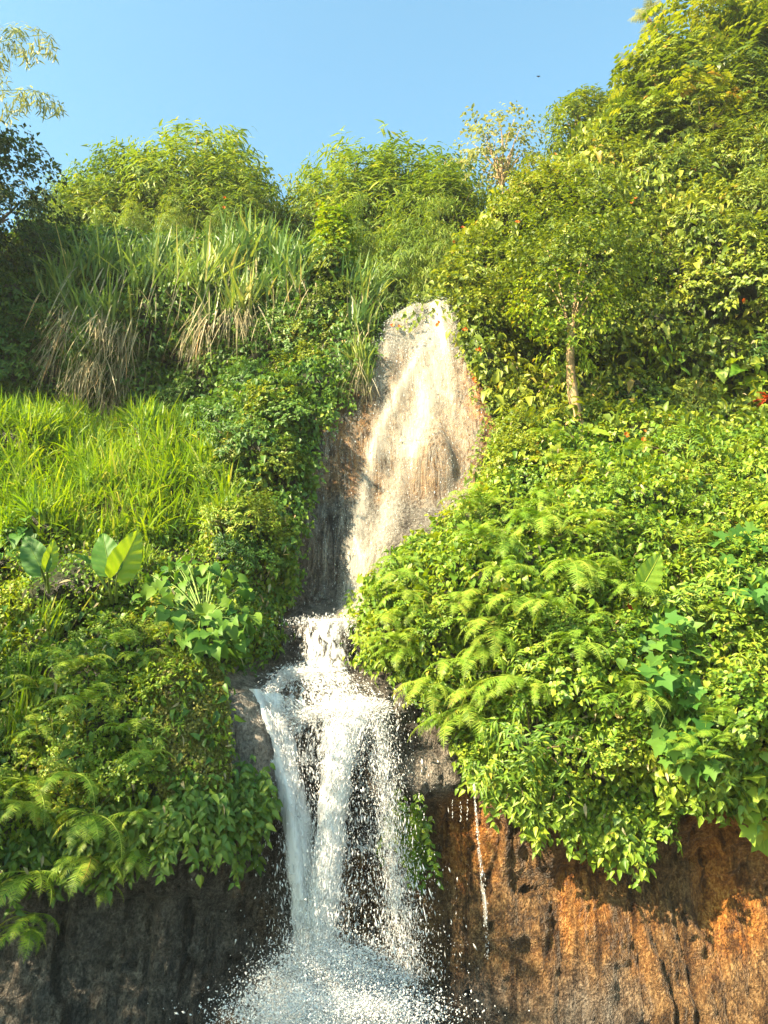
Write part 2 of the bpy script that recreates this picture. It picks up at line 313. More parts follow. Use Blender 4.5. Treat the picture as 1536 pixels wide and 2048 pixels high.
row(1000, (-500, 14.0), (0, 14.6), (200, 14.9), (400, 15.2), (540, 15.3), (620, 16.2), (700, 16.4), (800, 16.4), (910, 16.1), (1005, 14.9), (1100, 14.8), (1300, 14.6), (1536, 14.4), (2100, 14))
row(880, (0, 16.3), (200, 16.4), (400, 16.6), (540, 15.9), (640, 16.6), (750, 16.9), (850, 16.8), (950, 16.6), (1010, 16.1), (1150, 16.6), (1350, 16.4), (1536, 16.2))
row(800, (-500, 18.8), (0, 19.3), (200, 19.5), (400, 18.7), (560, 16.5), (660, 17.2), (760, 17.3), (880, 17.3), (960, 17.1), (1080, 18.0), (1300, 18.7), (1450, 18.6), (1536, 18.2), (2100, 18))
row(650, (-500, 18.2), (0, 18.7), (200, 18.8), (400, 18.6), (600, 17.9), (720, 17.8), (800, 18), (880, 18), (950, 17.8), (1100, 18.6), (1250, 18.7), (1400, 18.1), (1536, 17.6), (2100, 17))
row(500, (-500, 19.5), (0, 20), (200, 20.1), (400, 20), (600, 19.4), (720, 19.3), (900, 18.8), (1050, 18.4), (1300, 18.3), (1536, 18.2), (2100, 17.6))
row(300, (1000, 20.6), (1150, 20.6), (1300, 20.5), (1536, 20), (2100, 19.5)); row(60, (1280, 23.2), (1400, 22.8), (1536, 22.5), (1900, 22))
CPW = np.array([at(*c) for c in CP]); XZ = CPW[:, [0, 2]]
def tps_fit(X, y, lam=.02):
    n = len(X); r = np.linalg.norm(X[:, None] - X[None], axis=-1); K = np.where(r > 0, r * r * np.log(r + 1e-12), 0)
    P = np.c_[np.ones(n), X]; A = np.block([[K + lam * np.eye(n), P], [P.T, np.zeros((3, 3))]])
    return np.linalg.solve(A, np.r_[y, 0, 0, 0])
TW = tps_fit(XZ, CPW[:, 1])
def surf(x, z):
    o = TW[-3] + TW[-2] * x + TW[-1] * z
    for (a, b), w in zip(XZ, TW[:-3]):
        r2 = (x - a) ** 2 + (z - b) ** 2; o = o + w * .5 * r2 * np.log(r2 + 1e-12)
    return o
CR = np.array([at(*c) for c in [(-600, 470, 20.5), (0, 470, 20.6), (300, 470, 20.6), (520, 475, 20.4), (640, 520, 19.8), (730, 600, 18.4), (765, 655, 18.1), (790, 636, 18.2), (825, 618, 18.3), (870, 610, 18.3), (905, 612, 18.3), (940, 520, 19.), (1000, 440, 20), (1080, 380, 20.5), (1180, 300, 21.5), (1280, 170, 22.8), (1420, 60, 23.3), (1536, 10, 23.5), (2000, -120, 23)]])
def zcrest(x): return np.interp(x, CR[:, 0], CR[:, 2])
P_UP = [(770, 640), (800, 615), (900, 600), (930, 700), (1000, 860), (965, 1005), (835, 1080), (750, 1175), (730, 1245), (560, 1245), (556, 1150), (590, 1040), (622, 880), (672, 780), (745, 730)]
P_LOW = [(560, 1235), (720, 1235), (740, 1330), (800, 1320), (850, 1380), (930, 1450), (960, 1540), (1050, 1590), (1150, 1650), (1230, 1680), (1290, 1660), (1330, 1570), (1400, 1570), (1700, 1600), (2600, 1620), (2600, 2500), (-1200, 2500), (-1200, 1760), (0, 1770), (120, 1740), (300, 1690), (480, 1630), (545, 1570), (455, 1590), (445, 1345), (500, 1310), (560, 1320)]
NX, NS = 680, 400
xs = np.linspace(-15.5, 16.5, NX); ss = np.linspace(0, 1, NS)
GX = np.broadcast_to(xs, (NS, NX)).copy(); ZB = -.8
GZ = ZB + ss[:, None] * (zcrest(xs)[None] - ZB); GY = surf(GX, GZ)
# past the sides of the picture the valley walls come forward a little and stay smooth
GY = np.clip(GY, 9.5, 24.5)
HOLES = [(890, 1090, 30), (1000, 1135, 34), (1235, 1225, 34), (960, 1240, 30), (1130, 1300, 36), (1180, 1245, 30), (880, 1420, 30), (1290, 905, 30), (1330, 930, 24), (1080, 1150, 26), (1420, 1150, 30), (1050, 1000, 28), (1340, 1180, 28), (820, 1220, 26), (1200, 1440, 28), (1090, 1530, 30), (1460, 1500, 34), (1330, 1560, 36), (1000, 1400, 24),
         (1200, 740, 50), (1270, 720, 50), (1390, 640, 60), (1480, 620, 56), (1100, 660, 40), (1190, 440, 44), (1000, 690, 40), (1060, 735, 36), (1480, 780, 44), (1340, 560, 60), (1270, 570, 46), (1400, 760, 40), (1330, 300, 44), (1460, 380, 44), (1240, 380, 36), (1100, 470, 34),
         (100, 800, 56), (210, 835, 60), (440, 780, 46), (330, 830, 56), (560, 720, 40), (625, 690, 36), (520, 850, 34), (370, 720, 40), (40, 640, 50), (480, 690, 36), (600, 800, 26), (540, 990, 26), (560, 1090, 28), (480, 1080, 28), (150, 1270, 28), (300, 1260, 24), (180, 1600, 34), (90, 1640, 34), (280, 1650, 34), (60, 1540, 30), (400, 1690, 34), (130, 1480, 26), (250, 1500, 24)]
def holefield(u, v):
    o = 0
    for a_, b_, r_ in HOLES: o = np.maximum(o, np.exp(-(((u - a_) / r_) ** 2 + ((v - b_) / (r_ * .75)) ** 2) ** 1.5))
    return o
def masks(X, Y, Z):
    u, v = proj(np.stack([X, Y, Z], -1)); bare = inpoly(u, v, P_UP) | inpoly(u, v, P_LOW)
    return u, v, bare
def blur(a, k):
    for _ in range(2):
        for ax in (0, 1):
            p = np.pad(a, [(k, k) if i == ax else (0, 0) for i in (0, 1)], mode='edge'); c = np.cumsum(p, ax)
            c = np.concatenate([np.zeros_like(np.take(c, [0], ax)), c], ax)
            a = (np.take(c, range(2 * k + 1, c.shape[ax]), ax) - np.take(c, range(0, c.shape[ax] - 2 * k - 1), ax)) / (2 * k + 1)
    return a
U0, V0, BARE = masks(GX, GY, GZ); veg = blur(1. - BARE, 2)
Pn = np.stack([GX, GY, GZ], -1)
lump = .58 * fbm(Pn * .8, 11, 3) + .24 * noise(Pn * 2.2, 15)
ridge = lambda Q, sd, pw: (1 - np.abs(noise(Q, sd))) ** pw
wig = .35 * noise(Pn * np.array([.8, .8, 1.1]), 19)[..., None] * np.array([1., 0, 0])
groove = .10 * ridge((Pn + wig) * np.array([5.2, .5, .42]), 29, 9) * np.clip(.6 + noise(Pn * np.array([.7, .5, .5]), 30), 0, 1.4)
flute = groove + .10 * fbm(Pn * np.array([2.2, .6, .4]), 21, 4) + .07 * fbm(Pn * np.array([.45, .45, 3.4]), 27, 4) + .05 * fbm(Pn * 3.5, 31, 4) + .13 * ridge((Pn + wig) * np.array([2.4, .5, .30]), 23, 7) - .04 * ridge(Pn * np.array([.5, .5, 2.1]), 24, 5)
hole = (1 - inpoly(U0, V0, [(500, 560), (1050, 560), (1050, 1250), (500, 1250)])) * np.clip(noise(Pn * np.array([5.5, 5.5, 4.2]), 41) - .55, 0, 1) * .9 * np.clip(.5 + 1.2 * noise(Pn * .9, 43), 0, 1)
upw = inpoly(U0, V0, P_UP)
rib = (1 - veg) * upw * (.10 * fbm(np.stack([GX * 1.7 + .25 * GZ, 0 * GX, GZ * .22], -1), 93, 3) + .04 * fbm(np.stack([GX * 6 + .8 * GZ, 0 * GX, GZ * .3], -1), 97, 2))
GY = GY + veg * .75 * holefield(U0, V0)
GY = GY - veg * lump + rib + (1 - veg) * np.where(upw, .18, np.where(U0 < 560, 1.25, 1.1)) * flute + (1 - veg) * (U0 < 600) * (V0 > 1600) * .10 * ridge((Pn + wig[..., [1, 2, 0]] * .5) * np.array([.55, .5, 2.6]), 37, 6) + (1 - veg) * hole
# boulder half way down the upper fall and the block beside the lower fall
bx, bz = at(875, 930, 16.4)[[0, 2]]; GY -= .55 * np.exp(-(((GX - bx) / .42) ** 2 + ((GZ - bz) / .85) ** 2) ** 1.6)
plat = [.25, .6, 1.1, 1.8, 2.8, 4, 5.5, 7.5, 10, 14, 20, 30, 45, 70, 110, 150]
PX = np.stack([GX[-1]] * len(plat)); PY = np.stack([GY[-1] + d for d in plat]); PZ = np.stack([GZ[-1] + .04 * min(d, 20) for d in plat]) + .15 * noise(np.stack([PX, PY, np.zeros_like(PX)], -1) * .6, 3)
AX = np.concatenate([GX, PX]); AY = np.concatenate([GY, PY]); AZ = np.concatenate([GZ, PZ])
NR = len(AX); V = np.stack([AX, AY, AZ], -1)
idx = np.arange(NR * NX).reshape(NR, NX); a, b, c, d = idx[:-1, :-1], idx[:-1, 1:], idx[1:, 1:], idx[1:, :-1]
F = np.concatenate([np.stack([a, b, c], -1).reshape(-1, 3), np.stack([a, c, d], -1).reshape(-1, 3)])
cs = Soup(); cs.add(V, F); cliff = cs.build("cliff", M['rock'], smooth=True)
tag(cliff, "wet brown and orange rock cliff with overgrown ledges rising above the stream", "cliff", kind="structure")
def vattr(me, nm, arr):
    t = me.attributes.new(nm, 'FLOAT', 'POINT'); t.data.foreach_set("value", np.ascontiguousarray(arr, dtype=np.float32).ravel())
def polym(*ps): 
    r = np.zeros(U0.shape)
    for p_ in ps: r = np.maximum(r, inpoly(U0, V0, p_))
    return r
full = lambda g, e: np.concatenate([g, np.full((len(plat), NX), e)])
vattr(cliff.data, "veg", full(veg, 1.))
brown = polym([(840, 1590), (2600, 1590), (2600, 2300), (930, 2300), (850, 1900)], [(600, 700), (1000, 700), (1000, 1000), (600, 1000)], [(650, 1700), (850, 1700), (850, 2000), (650, 2000)], [(500, 1790), (560, 1790), (560, 1880), (500, 1880)])
brown -= .55 * polym([(850, 1950), (1330, 1930), (1330, 2300), (850, 2300)])
vattr(cliff.data, "brown", full(blur(brown, 7), 0))
orange = .5 * polym([(680, 760), (745, 700), (740, 1020), (690, 1040)], [(920, 640), (1010, 740), (1000, 960), (945, 960)]) + .8 * polym([(880, 1600), (1010, 1600), (1010, 1780), (940, 1800), (880, 1750)], [(1090, 1600), (1290, 1660), (1310, 1930), (1110, 1920)], [(1350, 1550), (2300, 1550), (2300, 1930), (1380, 1900)]) * .85
vattr(cliff.data, "pale", full(blur(polym([(435, 1330), (500, 1330), (560, 1500), (565, 1610), (440, 1610)], [(780, 1500), (900, 1500), (900, 1590), (780, 1590)]) * .9, 4), 0))
vattr(cliff.data, "orange", full(blur(orange, 6), 0))
CV = V.astype(np.float64)
bvh = BVHTree.FromPolygons([tuple(p) for p in CV.reshape(-1, 3)], F.tolist())
def hit(u, v, lift=0.):
    "the cliff point seen there, and its normal"
    d = ray(u, v); h = bvh.ray_cast(Vector(CAM), Vector(d))
    if h[0] is None: return None, None
    nn = np.array(h[1]); nn = nn if nn @ d < 0 else -nn
    return np.array(h[0]) + nn * lift, nn
def hits(u, v, lift=0.):
    o = [hit(a_, b_, lift) for a_, b_ in zip(u, v)]; k = [i for i, (p_, _) in enumerate(o) if p_ is not None]
    return np.array([o[i][0] for i in k]), np.array([o[i][1] for i in k]), np.array(k)
# cells of the cliff for scattering by real area
P0, P1, P2, P3 = CV[:-1, :-1], CV[:-1, 1:], CV[1:, 1:], CV[1:, :-1]
CN = np.cross(P1 - P0, P3 - P0); CA = np.linalg.norm(CN, axis=-1); CN = norm(CN)
CC = (P0 + P2) / 2; CU, CVv = proj(CC)
CBARE = inpoly(CU, CVv, P_UP) | inpoly(CU, CVv, P_LOW)
rowi = np.arange(NR - 1)[:, None] + 0 * CU; 
CHOLE = holefield(CU, CVv)
def scatter(polys, dens, exclude=None, clump=0., seed=1, bare_ok=False, maxrow=None):
    mk = np.zeros(CU.shape, bool)
    for p_ in polys: mk |= inpoly(CU, CVv, p_)
    if not bare_ok: mk &= ~CBARE
    for p_ in (exclude or []): mk &= ~inpoly(CU, CVv, p_)
    mk &= rowi < (maxrow or NS + 5)
    mk &= (CC[..., 0] > -12.5) & (CC[..., 0] < 13.5) & (CC[..., 2] > -.2)
    w = CA * mk * (1 - .8 * CHOLE)
    if clump: w = w * np.clip(1 + clump * fbm(CC * 1.3, seed + 50, 3), .05, 3)
    n = int(dens * w.sum()); p_ = (w / w.sum()).ravel(); k = rng.choice(p_.size, n, p=p_)
    a_ = rng.random((n, 1)); b_ = rng.random((n, 1))
    q = [g.reshape(-1, 3)[k] for g in (P0, P1, P2, P3)]
    return q[0] * (1 - a_) * (1 - b_) + q[1] * a_ * (1 - b_) + q[2] * a_ * b_ + q[3] * (1 - a_) * b_, CN.reshape(-1, 3)[k]

# ground and stream
gs = Soup(); gs.add([[-150, -60, -.5], [150, -60, -.5], [150, 190, -.5], [-150, 190, -.5]], [[0, 1, 2], [0, 2, 3]])
g = gs.build("ground", M['rock']); tag(g, "dark ground of the valley floor below the cliff", "ground", kind="structure")
for nm, val in (("brown", .5), ("orange", 0.), ("veg", 0.)): vattr(g.data, nm, np.full(4, val))
m, n, N, Lk = new_mat("stream_water"); p = N("ShaderNodeBsdfPrincipled"); p.inputs["Base Color"].default_value = (.05, .04, .03, 1); p.inputs["Roughness"].default_value = .08
nz = N("ShaderNodeTexNoise"); nz.inputs["Scale"].default_value = 5; nz.inputs["Detail"].default_value = 4; bp = N("ShaderNodeBump"); bp.inputs["Strength"].default_value = .5; bp.inputs["Distance"].default_value = .05; Lk(nz.outputs[0], bp.inputs["Height"]); Lk(bp.outputs[0], p.inputs["Normal"]); o = N("ShaderNodeOutputMaterial"); Lk(p.outputs[0], o.inputs[0])
wx = np.linspace(-14, 14, 57); wy = np.linspace(3, 15.5, 26); WX, WY = np.meshgrid(wx, wy); WZ = -.3 + .03 * fbm(np.stack([WX, WY, 0 * WX], -1) * 1.5, 5, 3)
ii = np.arange(WX.size).reshape(WX.shape); a, b, c, d = ii[:-1, :-1], ii[:-1, 1:], ii[1:, 1:], ii[1:, :-1]
ws = Soup(); ws.add(np.stack([WX, WY, WZ], -1), np.concatenate([np.stack([a, b, c], -1).reshape(-1, 3), np.stack([a, c, d], -1).reshape(-1, 3)]))
tag(ws.build("stream_water", m, smooth=True), "dark stream running out from the foot of the waterfall", "stream", kind="structure")

# ------------------------------------------------------------------ labels that single out one plant: by the landmark it grows nearest to
LM = [("the lacy curtain of water", 650, 1290), ("the bare grey rock block", 492, 1470), ("the heart-leaved shrub", 410, 1210), ("the upright elephant ears", 200, 1110), ("the lone elephant ear leaf", 1310, 1135),
      ("the star-leaved vine", 1360, 1350), ("the thin side trickle", 955, 1640), ("the pale tree trunk", 1150, 760), ("the lip of the upper fall", 830, 620), ("the sparse pale tree", 1000, 290),
      ("the hanging dry cane leaves", 180, 650), ("the spiky palm", 1275, 130), ("the red dracaena", 1525, 800), ("the bright grass bank", 200, 920), ("the dark leaning tree", 30, 350), ("the feathery mimosa", 1425, 1460),
      ("the middle of the upper fall", 720, 980), ("the notch in the skyline", 570, 405), ("the hanging vine curtain", 1180, 1690), ("the boulder in the upper fall", 880, 930), ("the low dripping fern fringe", 100, 1800)]
ORD = ["nearest", "second nearest", "third nearest", "fourth nearest", "fifth nearest", "sixth nearest", "seventh nearest", "eighth nearest", "ninth nearest", "tenth nearest", "eleventh nearest", "twelfth nearest"] + ["%dth nearest" % k for k in range(13, 80)]
def label_all(items, desc):
    "items: [(object, u, v)]"
    by = {}
    for o, u, v in items:
        d = [math.hypot(u - a, v - b) for _, a, b in LM]; k = int(np.argmin(d)); by.setdefault(k, []).append((d[k], o))
    for k, L in by.items():
        L.sort(key=lambda q: q[0])
        for i, (_, o) in enumerate(L): o["label"] = f"{desc}, {ORD[i]} to {LM[k][0]}"


# ------------------------------------------------------------------ water
D8 = np.array([[1, 0, 0], [-1, 0, 0], [0, 1, 0], [0, -1, 0], [0, 0, 1], [0, 0, -1]], float)
F8 = np.array([[0, 2, 4], [2, 1, 4], [1, 3, 4], [3, 0, 4], [2, 0, 5], [1, 2, 5], [3, 1, 5], [0, 3, 5]])
def drops(soup, P, size, stretch, dirn=None):
    N = len(P); size = np.broadcast_to(size, (N,)); stretch = np.broadcast_to(stretch, (N,))
    dn = np.tile([0, 0, -1.], (N, 1)) if dirn is None else norm(dirn); dn = norm(dn + rng.normal(0, .18, (N, 3)))
    X = norm(np.cross(dn, rdir(N))); Y = np.cross(dn, X)
    A = X[:, None] * D8[None, :, 0, None] + Y[:, None] * D8[None, :, 1, None] + dn[:, None] * (D8[None, :, 2, None] * stretch[:, None, None])
    A = A * (size[:, None, None] * (1 + .35 * rng.normal(0, 1, (N, 6, 1)))) * .5
    soup.add((P[:, None] + A).reshape(-1, 3), (F8[None] + (np.arange(N) * 6)[:, None, None]).reshape(-1, 3))
def lsize(n, med, sg=.45): return np.minimum(med * np.exp(rng.normal(0, sg, n)), .03)
def along(path, n, tbias=1.):
    "path rows: u, v, Y, half width px; random points of the path"
    p = np.array(path, float); t = rng.random(n) ** tbias * (len(p) - 1); i = np.minimum(t.astype(int), len(p) - 2); f = (t - i)[:, None]
    return p[i] * (1 - f) + p[i + 1] * f, (p[i + 1] - p[i])
def atv(u, v, Y):
    d = FW[None] + np.array([[1., 0, 0]]) * ((u - 768) / FPX)[:, None] + UP[None] * ((1024 - v) / FPX)[:, None]
    return CAM + d * (Y / d[:, 1])[:, None]
fall = empty("waterfall", at(680, 1900, 13.4)); tag(fall, "tall white waterfall sliding down the cliff, over a ledge and into a splash", "waterfall", kind="structure")
BL = Matrix.Translation(-Vector(fall.location))
def wbuild(soup, name, mat, smooth=False):
    o = soup.build(name, mat, fall, smooth); o.matrix_parent_inverse = BL; return o
# upper fall: a film that follows the rock
fm = inpoly(U0, V0, [(768, 630), (800, 600), (905, 590), (930, 700), (975, 830), (960, 1010), (900, 1100), (700, 1260), (570, 1260), (575, 1150), (605, 980), (650, 850), (725, 740)])
fm2 = fm[:-1, :-1] & fm[1:, 1:] & fm[:-1, 1:] & fm[1:, :-1]
tf = blur(fm * 1., 5)
core = 0
for pth, amp, wd in (([(880, 620), (850, 700), (800, 780), (760, 860), (735, 960), (712, 1080), (695, 1240)], .62, 15), ([(880, 620), (870, 760), (825, 880), (785, 1000), (740, 1110), (705, 1240)], .46, 26), ([(800, 630), (775, 700), (755, 760)], .3, 25), ([(850, 620), (850, 800), (800, 900)], .25, 50), ([(900, 640), (915, 800), (900, 1000)], .10, 40)):
    p_ = np.array(pth, float); ui = np.interp(V0, p_[:, 1], p_[:, 0]); inside = (V0 > p_[0, 1] - 10) & (V0 < p_[-1, 1] + 20)
    core = core + amp * np.exp(-((U0 - ui) / wd) ** 2) * inside
tint = np.clip(.24 + core + .10 * (U0 > 740) * (V0 < 900), 0, 1) * np.clip(tf * 1.4 - .1, 0, 1)
tint = tint + .13 * fbm(np.stack([GX * 4.5, GX * 0, GZ * .35], -1), 91, 3) * (tf > .2)
rem = np.full(NS * NX, -1); used = np.zeros((NS, NX), bool); used[:-1, :-1] |= fm2; used[1:, 1:] |= fm2; used[:-1, 1:] |= fm2; used[1:, :-1] |= fm2
rem[used.ravel()] = np.arange(used.sum()); ui_ = np.arange(NS * NX).reshape(NS, NX)
a, b, c, d = [q[fm2] for q in (ui_[:-1, :-1], ui_[:-1, 1:], ui_[1:, 1:], ui_[1:, :-1])]
fv = np.stack([GX, blur(GY, 1) - .07 - .10 * np.clip(core, 0, 1), GZ], -1)[used]
s = Soup(); s.add(fv, rem[np.concatenate([np.stack([a, b, c], -1), np.stack([a, c, d], -1)])], tint[used]); wbuild(s, "upper_film", M['film'], True)
down0 = np.array([0, 0, -1.]); s = Soup()
fmv = U0[used] * 0 + tint[used]; w_ = (.10 + np.clip(fmv, 0, 1) ** 1.3); w_ /= w_.sum()
k = rng.choice(len(fv), 5500, p=w_); Pp = fv[k] + rng.normal(0, .035, (len(k), 3)); Pp[:, 1] -= np.abs(rng.normal(0, .07, len(k)))
drops(s, Pp, lsize(len(k), .0055, .5), 1.5 + 4 * rng.random(len(k)))
kk = np.flatnonzero(V0[used] < 735); k = rng.choice(kk, 2600); Pp = fv[k] + rng.normal(0, .05, (len(k), 3)); Pp[:, 1] -= np.abs(rng.normal(0, .10, len(k))); drops(s, Pp, lsize(len(k), .008, .5), 1 + 2 * rng.random(len(k)), rdir(len(k)) + down0)
wbuild(s, "upper_spray", M['drop'])
# ledge curtain, cap over the boulder, three strands
def sheet(rows, nu, nv, mat, name, tint=.5, wob=.05, edge=.5):
    "rows of (uL, uR, v, Y) -> a hanging sheet of water"
    p = np.array(rows, float); t = np.linspace(0, len(p) - 1, nv); i = np.minimum(t.astype(int), len(p) - 2); f = (t - i)[:, None]; q = p[i] * (1 - f) + p[i + 1] * f
    x = np.linspace(0, 1, nu); U = q[:, :1] * (1 - x) + q[:, 1:2] * x; Vv = np.broadcast_to(q[:, 2:3], U.shape); Y = q[:, 3:4] - .12 * np.sin(np.pi * x)[None]
    P = atv(U.ravel(), Vv.ravel(), Y.ravel()); P[:, 1] += wob * fbm(P * np.array([5, 5, 1.5]), 61, 3); P[:, 0] += wob * .6 * noise(P * np.array([3, 3, 4]), 66)
    T = tint - edge * (np.abs(x * 2 - 1) ** 3); T = np.broadcast_to(T, U.shape).ravel()
    ii = np.arange(U.size).reshape(U.shape); a, b, c, d = ii[:-1, :-1], ii[:-1, 1:], ii[1:, 1:], ii[1:, :-1]
    s = Soup(); s.add(P, np.concatenate([np.stack([a, b, c], -1).reshape(-1, 3), np.stack([a, c, d], -1).reshape(-1, 3)]), T); return wbuild(s, name, mat, True)
sheet([(588, 716, 1237, 14.9), (584, 718, 1244, 14.45), (583, 716, 1270, 14.35), (590, 712, 1320, 14.3), (596, 712, 1400, 14.2)], 50, 40, M['lace'], "ledge_curtain", .58, .04)
sheet([(530, 780, 1415, 13.12), (556, 792, 1550, 13.0), (575, 802, 1700, 12.98), (585, 818, 1950, 12.95)], 50, 90, M['lace'], "lace_sheet", .33, .06, .25)
sheet([(580, 705, 1322, 14.1), (556, 722, 1346, 13.5), (520, 755, 1392, 13.1), (526, 775, 1440, 13.0), (550, 780, 1530, 12.95)], 60, 50, M['lace'], "boulder_cap", .48, .06)
sheet([(505, 560, 1385, 13.0), (522, 585, 1450, 12.9), (548, 600, 1530, 12.85), (568, 625, 1650, 12.85), (580, 640, 1800, 12.85), (590, 660, 1960, 12.85)], 24, 70, M['veil'], "fall_strand", .90, .05)
sheet([(497, 522, 1378, 12.95), (512, 545, 1430, 12.82), (535, 568, 1500, 12.78), (556, 592, 1580, 12.75), (570, 606, 1680, 12.75), (584, 622, 1800, 12.78)], 14, 60, M['veil'], "fall_strand", .98, .03, .4)
sheet([(640, 760, 1405, 12.95), (648, 730, 1460, 12.8), (640, 700, 1560, 12.7), (630, 690, 1700, 12.65), (610, 675, 1850, 12.65), (600, 670, 1970, 12.65)], 28, 70, M['veil'], "fall_strand", .92, .05)
sheet([(735, 782, 1440, 13.0), (750, 790, 1550, 12.9), (760, 800, 1700, 12.85), (775, 815, 1850, 12.8), (780, 840, 1960, 12.8)], 20, 60, M['veil'], "fall_strand", .36, .06)
s = Soup()
def spray(path, n, med, ys=.12, st=2.2, tb=1., sg=.45, wide=1.):
    q, dq = along(path, n, tb); g = rng.normal(0, 1, n) * wide
    P = atv(q[:, 0] + g * q[:, 3], q[:, 1] + rng.normal(0, 6, n), q[:, 2] + rng.normal(0, ys, n))
    ahead = atv(q[:, 0] + dq[:, 0] * .1, q[:, 1] + dq[:, 1] * .1, q[:, 2]) - atv(q[:, 0], q[:, 1], q[:, 2])
    drops(s, P, lsize(n, med, sg), 1 + st * rng.random(n) ** 2 * 2.2, ahead)
S1 = [(520, 1390, 13.0, 14), (545, 1450, 12.85, 16), (572, 1530, 12.8, 17), (595, 1650, 12.8, 19), (612, 1800, 12.8, 24), (625, 1960, 12.8, 36)]
S2 = [(700, 1400, 12.95, 40), (690, 1460, 12.75, 26), (672, 1550, 12.65, 18), (660, 1700, 12.6, 20), (645, 1850, 12.6, 24), (635, 1970, 12.6, 34)]
S3 = [(755, 1430, 13.0, 18), (770, 1550, 12.85, 17), (782, 1700, 12.8, 18), (800, 1830, 12.75, 22), (815, 1960, 12.75, 40)]
spray(S1, 11000, .007, wide=.85, st=5.); spray(S2, 17000, .007, wide=.85, st=5.); spray(S3, 9000, .007, wide=.9, st=4.)
spray(S1, 1500, .008, wide=1.9, sg=.6); spray(S2, 3200, .008, wide=2.0, sg=.6); spray(S3, 2600, .008, wide=1.8, sg=.6)
spray([(650, 1440, 12.95, 70), (690, 1600, 12.8, 75), (700, 1750, 12.75, 80), (705, 1900, 12.7, 90)], 4500, .0075, .2, sg=.6)
spray([(650, 1238, 14.5, 44), (650, 1250, 14.35, 40), (650, 1400, 14.2, 36)], 2600, .008, .05)
spray([(592, 1335, 13.7, 12), (550, 1372, 13.25, 12), (518, 1402, 13.05, 7)], 4000, .011, .1, 1.)
spray([(595, 1345, 13.5, 22), (640, 1350, 13.35, 36), (700, 1400, 13.1, 32), (752, 1420, 13.05, 18)], 7000, .008, .10, 3.)
spray([(560, 1400, 13.0, 24), (600, 1440, 12.9, 40), (650, 1420, 12.9, 50), (720, 1430, 12.9, 30)], 5000, .008, .1, 4.)
wbuild(s, "falling_drops", M['splash'])
s = Soup()
# splash: thrown drops and a churned foam mound at the foot
n = 60000; u = 665 + rng.normal(0, 72, n); v = 1975 + rng.normal(0, 40, n) + .0022 * (u - 660) ** 2 * .5; drops(s, atv(u, v, 12.2 + rng.normal(0, .35, n)), lsize(n, .010, .6), 1 + rng.random(n), rdir(n))
n = 22000; u = 670 + rng.normal(0, 92, n); v = 2030 + rng.normal(0, 25, n); drops(s, atv(u, v, 11.4 + rng.normal(0, .4, n)), lsize(n, .011, .6), 1 + rng.random(n), rdir(n))
wbuild(s, "splash_drops", M['splash'])
fx = np.linspace(-1.9, 1.9, 110); fy = np.linspace(9.2, 13.6, 110); FX, FY = np.meshgrid(fx, fy)
c0 = at(668, 1960, 12.6); rr = np.sqrt(((FX - c0[0]) / (1.05 + .28 * (13 - FY))) ** 2 + ((FY - 12.6) / 2.6) ** 2)
FZ = -.25 + 1.0 * np.exp(-(rr * 1.35) ** 2) + .10 * fbm(np.stack([FX, FY, 0 * FX], -1) * 2.6, 71, 4)
ii = np.arange(FX.size).reshape(FX.shape); a, b, c, d = ii[:-1, :-1], ii[:-1, 1:], ii[1:, 1:], ii[1:, :-1]
s = Soup(); s.add(np.stack([FX, FY, FZ], -1), np.concatenate([np.stack([a, b, c], -1).reshape(-1, 3), np.stack([a, c, d], -1).reshape(-1, 3)]), np.clip(1.05 - .62 * rr, 0, 1).ravel()); wbuild(s, "splash_foam", M['lace'], True)
# side trickle out of the fern on the right
s = Soup()
TR = [(948, 1570, 12.7, 2), (953, 1640, 12.75, 2.5), (958, 1700, 12.9, 2), (966, 1760, 13.1, 5), (972, 1850, 13.1, 4), (976, 1920, 13.1, 4)]
q, dq = along(TR, 420, 1.6); n = 420; drops(s, atv(q[:, 0] + rng.normal(0, .6, n) * q[:, 3], q[:, 1], q[:, 2] - .05), lsize(n, .007), 3.)
for u_, v0, v1 in ((905, 1600, 1640), (922, 1605, 1650), (935, 1600, 1640)):
    n = 14; drops(s, atv(u_ + rng.normal(0, 1, n), rng.uniform(v0, v1, n), np.full(n, 12.8)), .010, 3.)
tr = s.build("side_trickle", M['drop']); tw = sheet([(945, 951, 1565, 12.72), (950, 957, 1640, 12.75), (954, 961, 1700, 12.95), (957, 974, 1745, 13.2), (962, 982, 1800, 13.3), (966, 980, 1850, 13.35)], 8, 60, M['veil'], "trickle_film", .40, .02, .3); tw.parent = tr; tw.matrix_parent_inverse = Matrix(); tag(tr, "thin trickle of water dripping down the orange rock under the drooping fern", "trickle", kind="structure")

# ------------------------------------------------------------------ plant builders (each thing: an Empty with parts)
def twig_leaves(soup, C, out, n_per, tpl, size, spread, tint0=0., droop=.5):
    "leaf sprays: around every centre a twig along `out` that carries leaves on both sides"
    N = len(C); k = N * n_per; t = np.tile(np.linspace(.05, 1, n_per), N)[:, None]; o = np.repeat(norm(out), n_per, 0); c_ = np.repeat(C, n_per, 0)
    side = norm(np.cross(o, np.array([0, 0, 1.])) + 1e-6); sg = np.tile(np.where(np.arange(n_per) % 2, 1, -1), N)[:, None]
    P = c_ + o * t * spread + rng.normal(0, spread * .13, (k, 3)); P[:, 2] -= (t[:, 0] ** 2) * spread * droop * .5
    D = o * .6 + side * sg * .9 + rng.normal(0, .3, (k, 3)); D[:, 2] -= droop * (.3 + .6 * rng.random(k))
    Nn = np.array([0, 0, 1.]) + .55 * o + rng.normal(0, .35, (k, 3))
    leaves(soup, tpl, P, D, Nn, size * (.6 + .6 * rng.random(k)), np.clip(.5 + rng.normal(0, .17, k) + tint0, 0, 1))
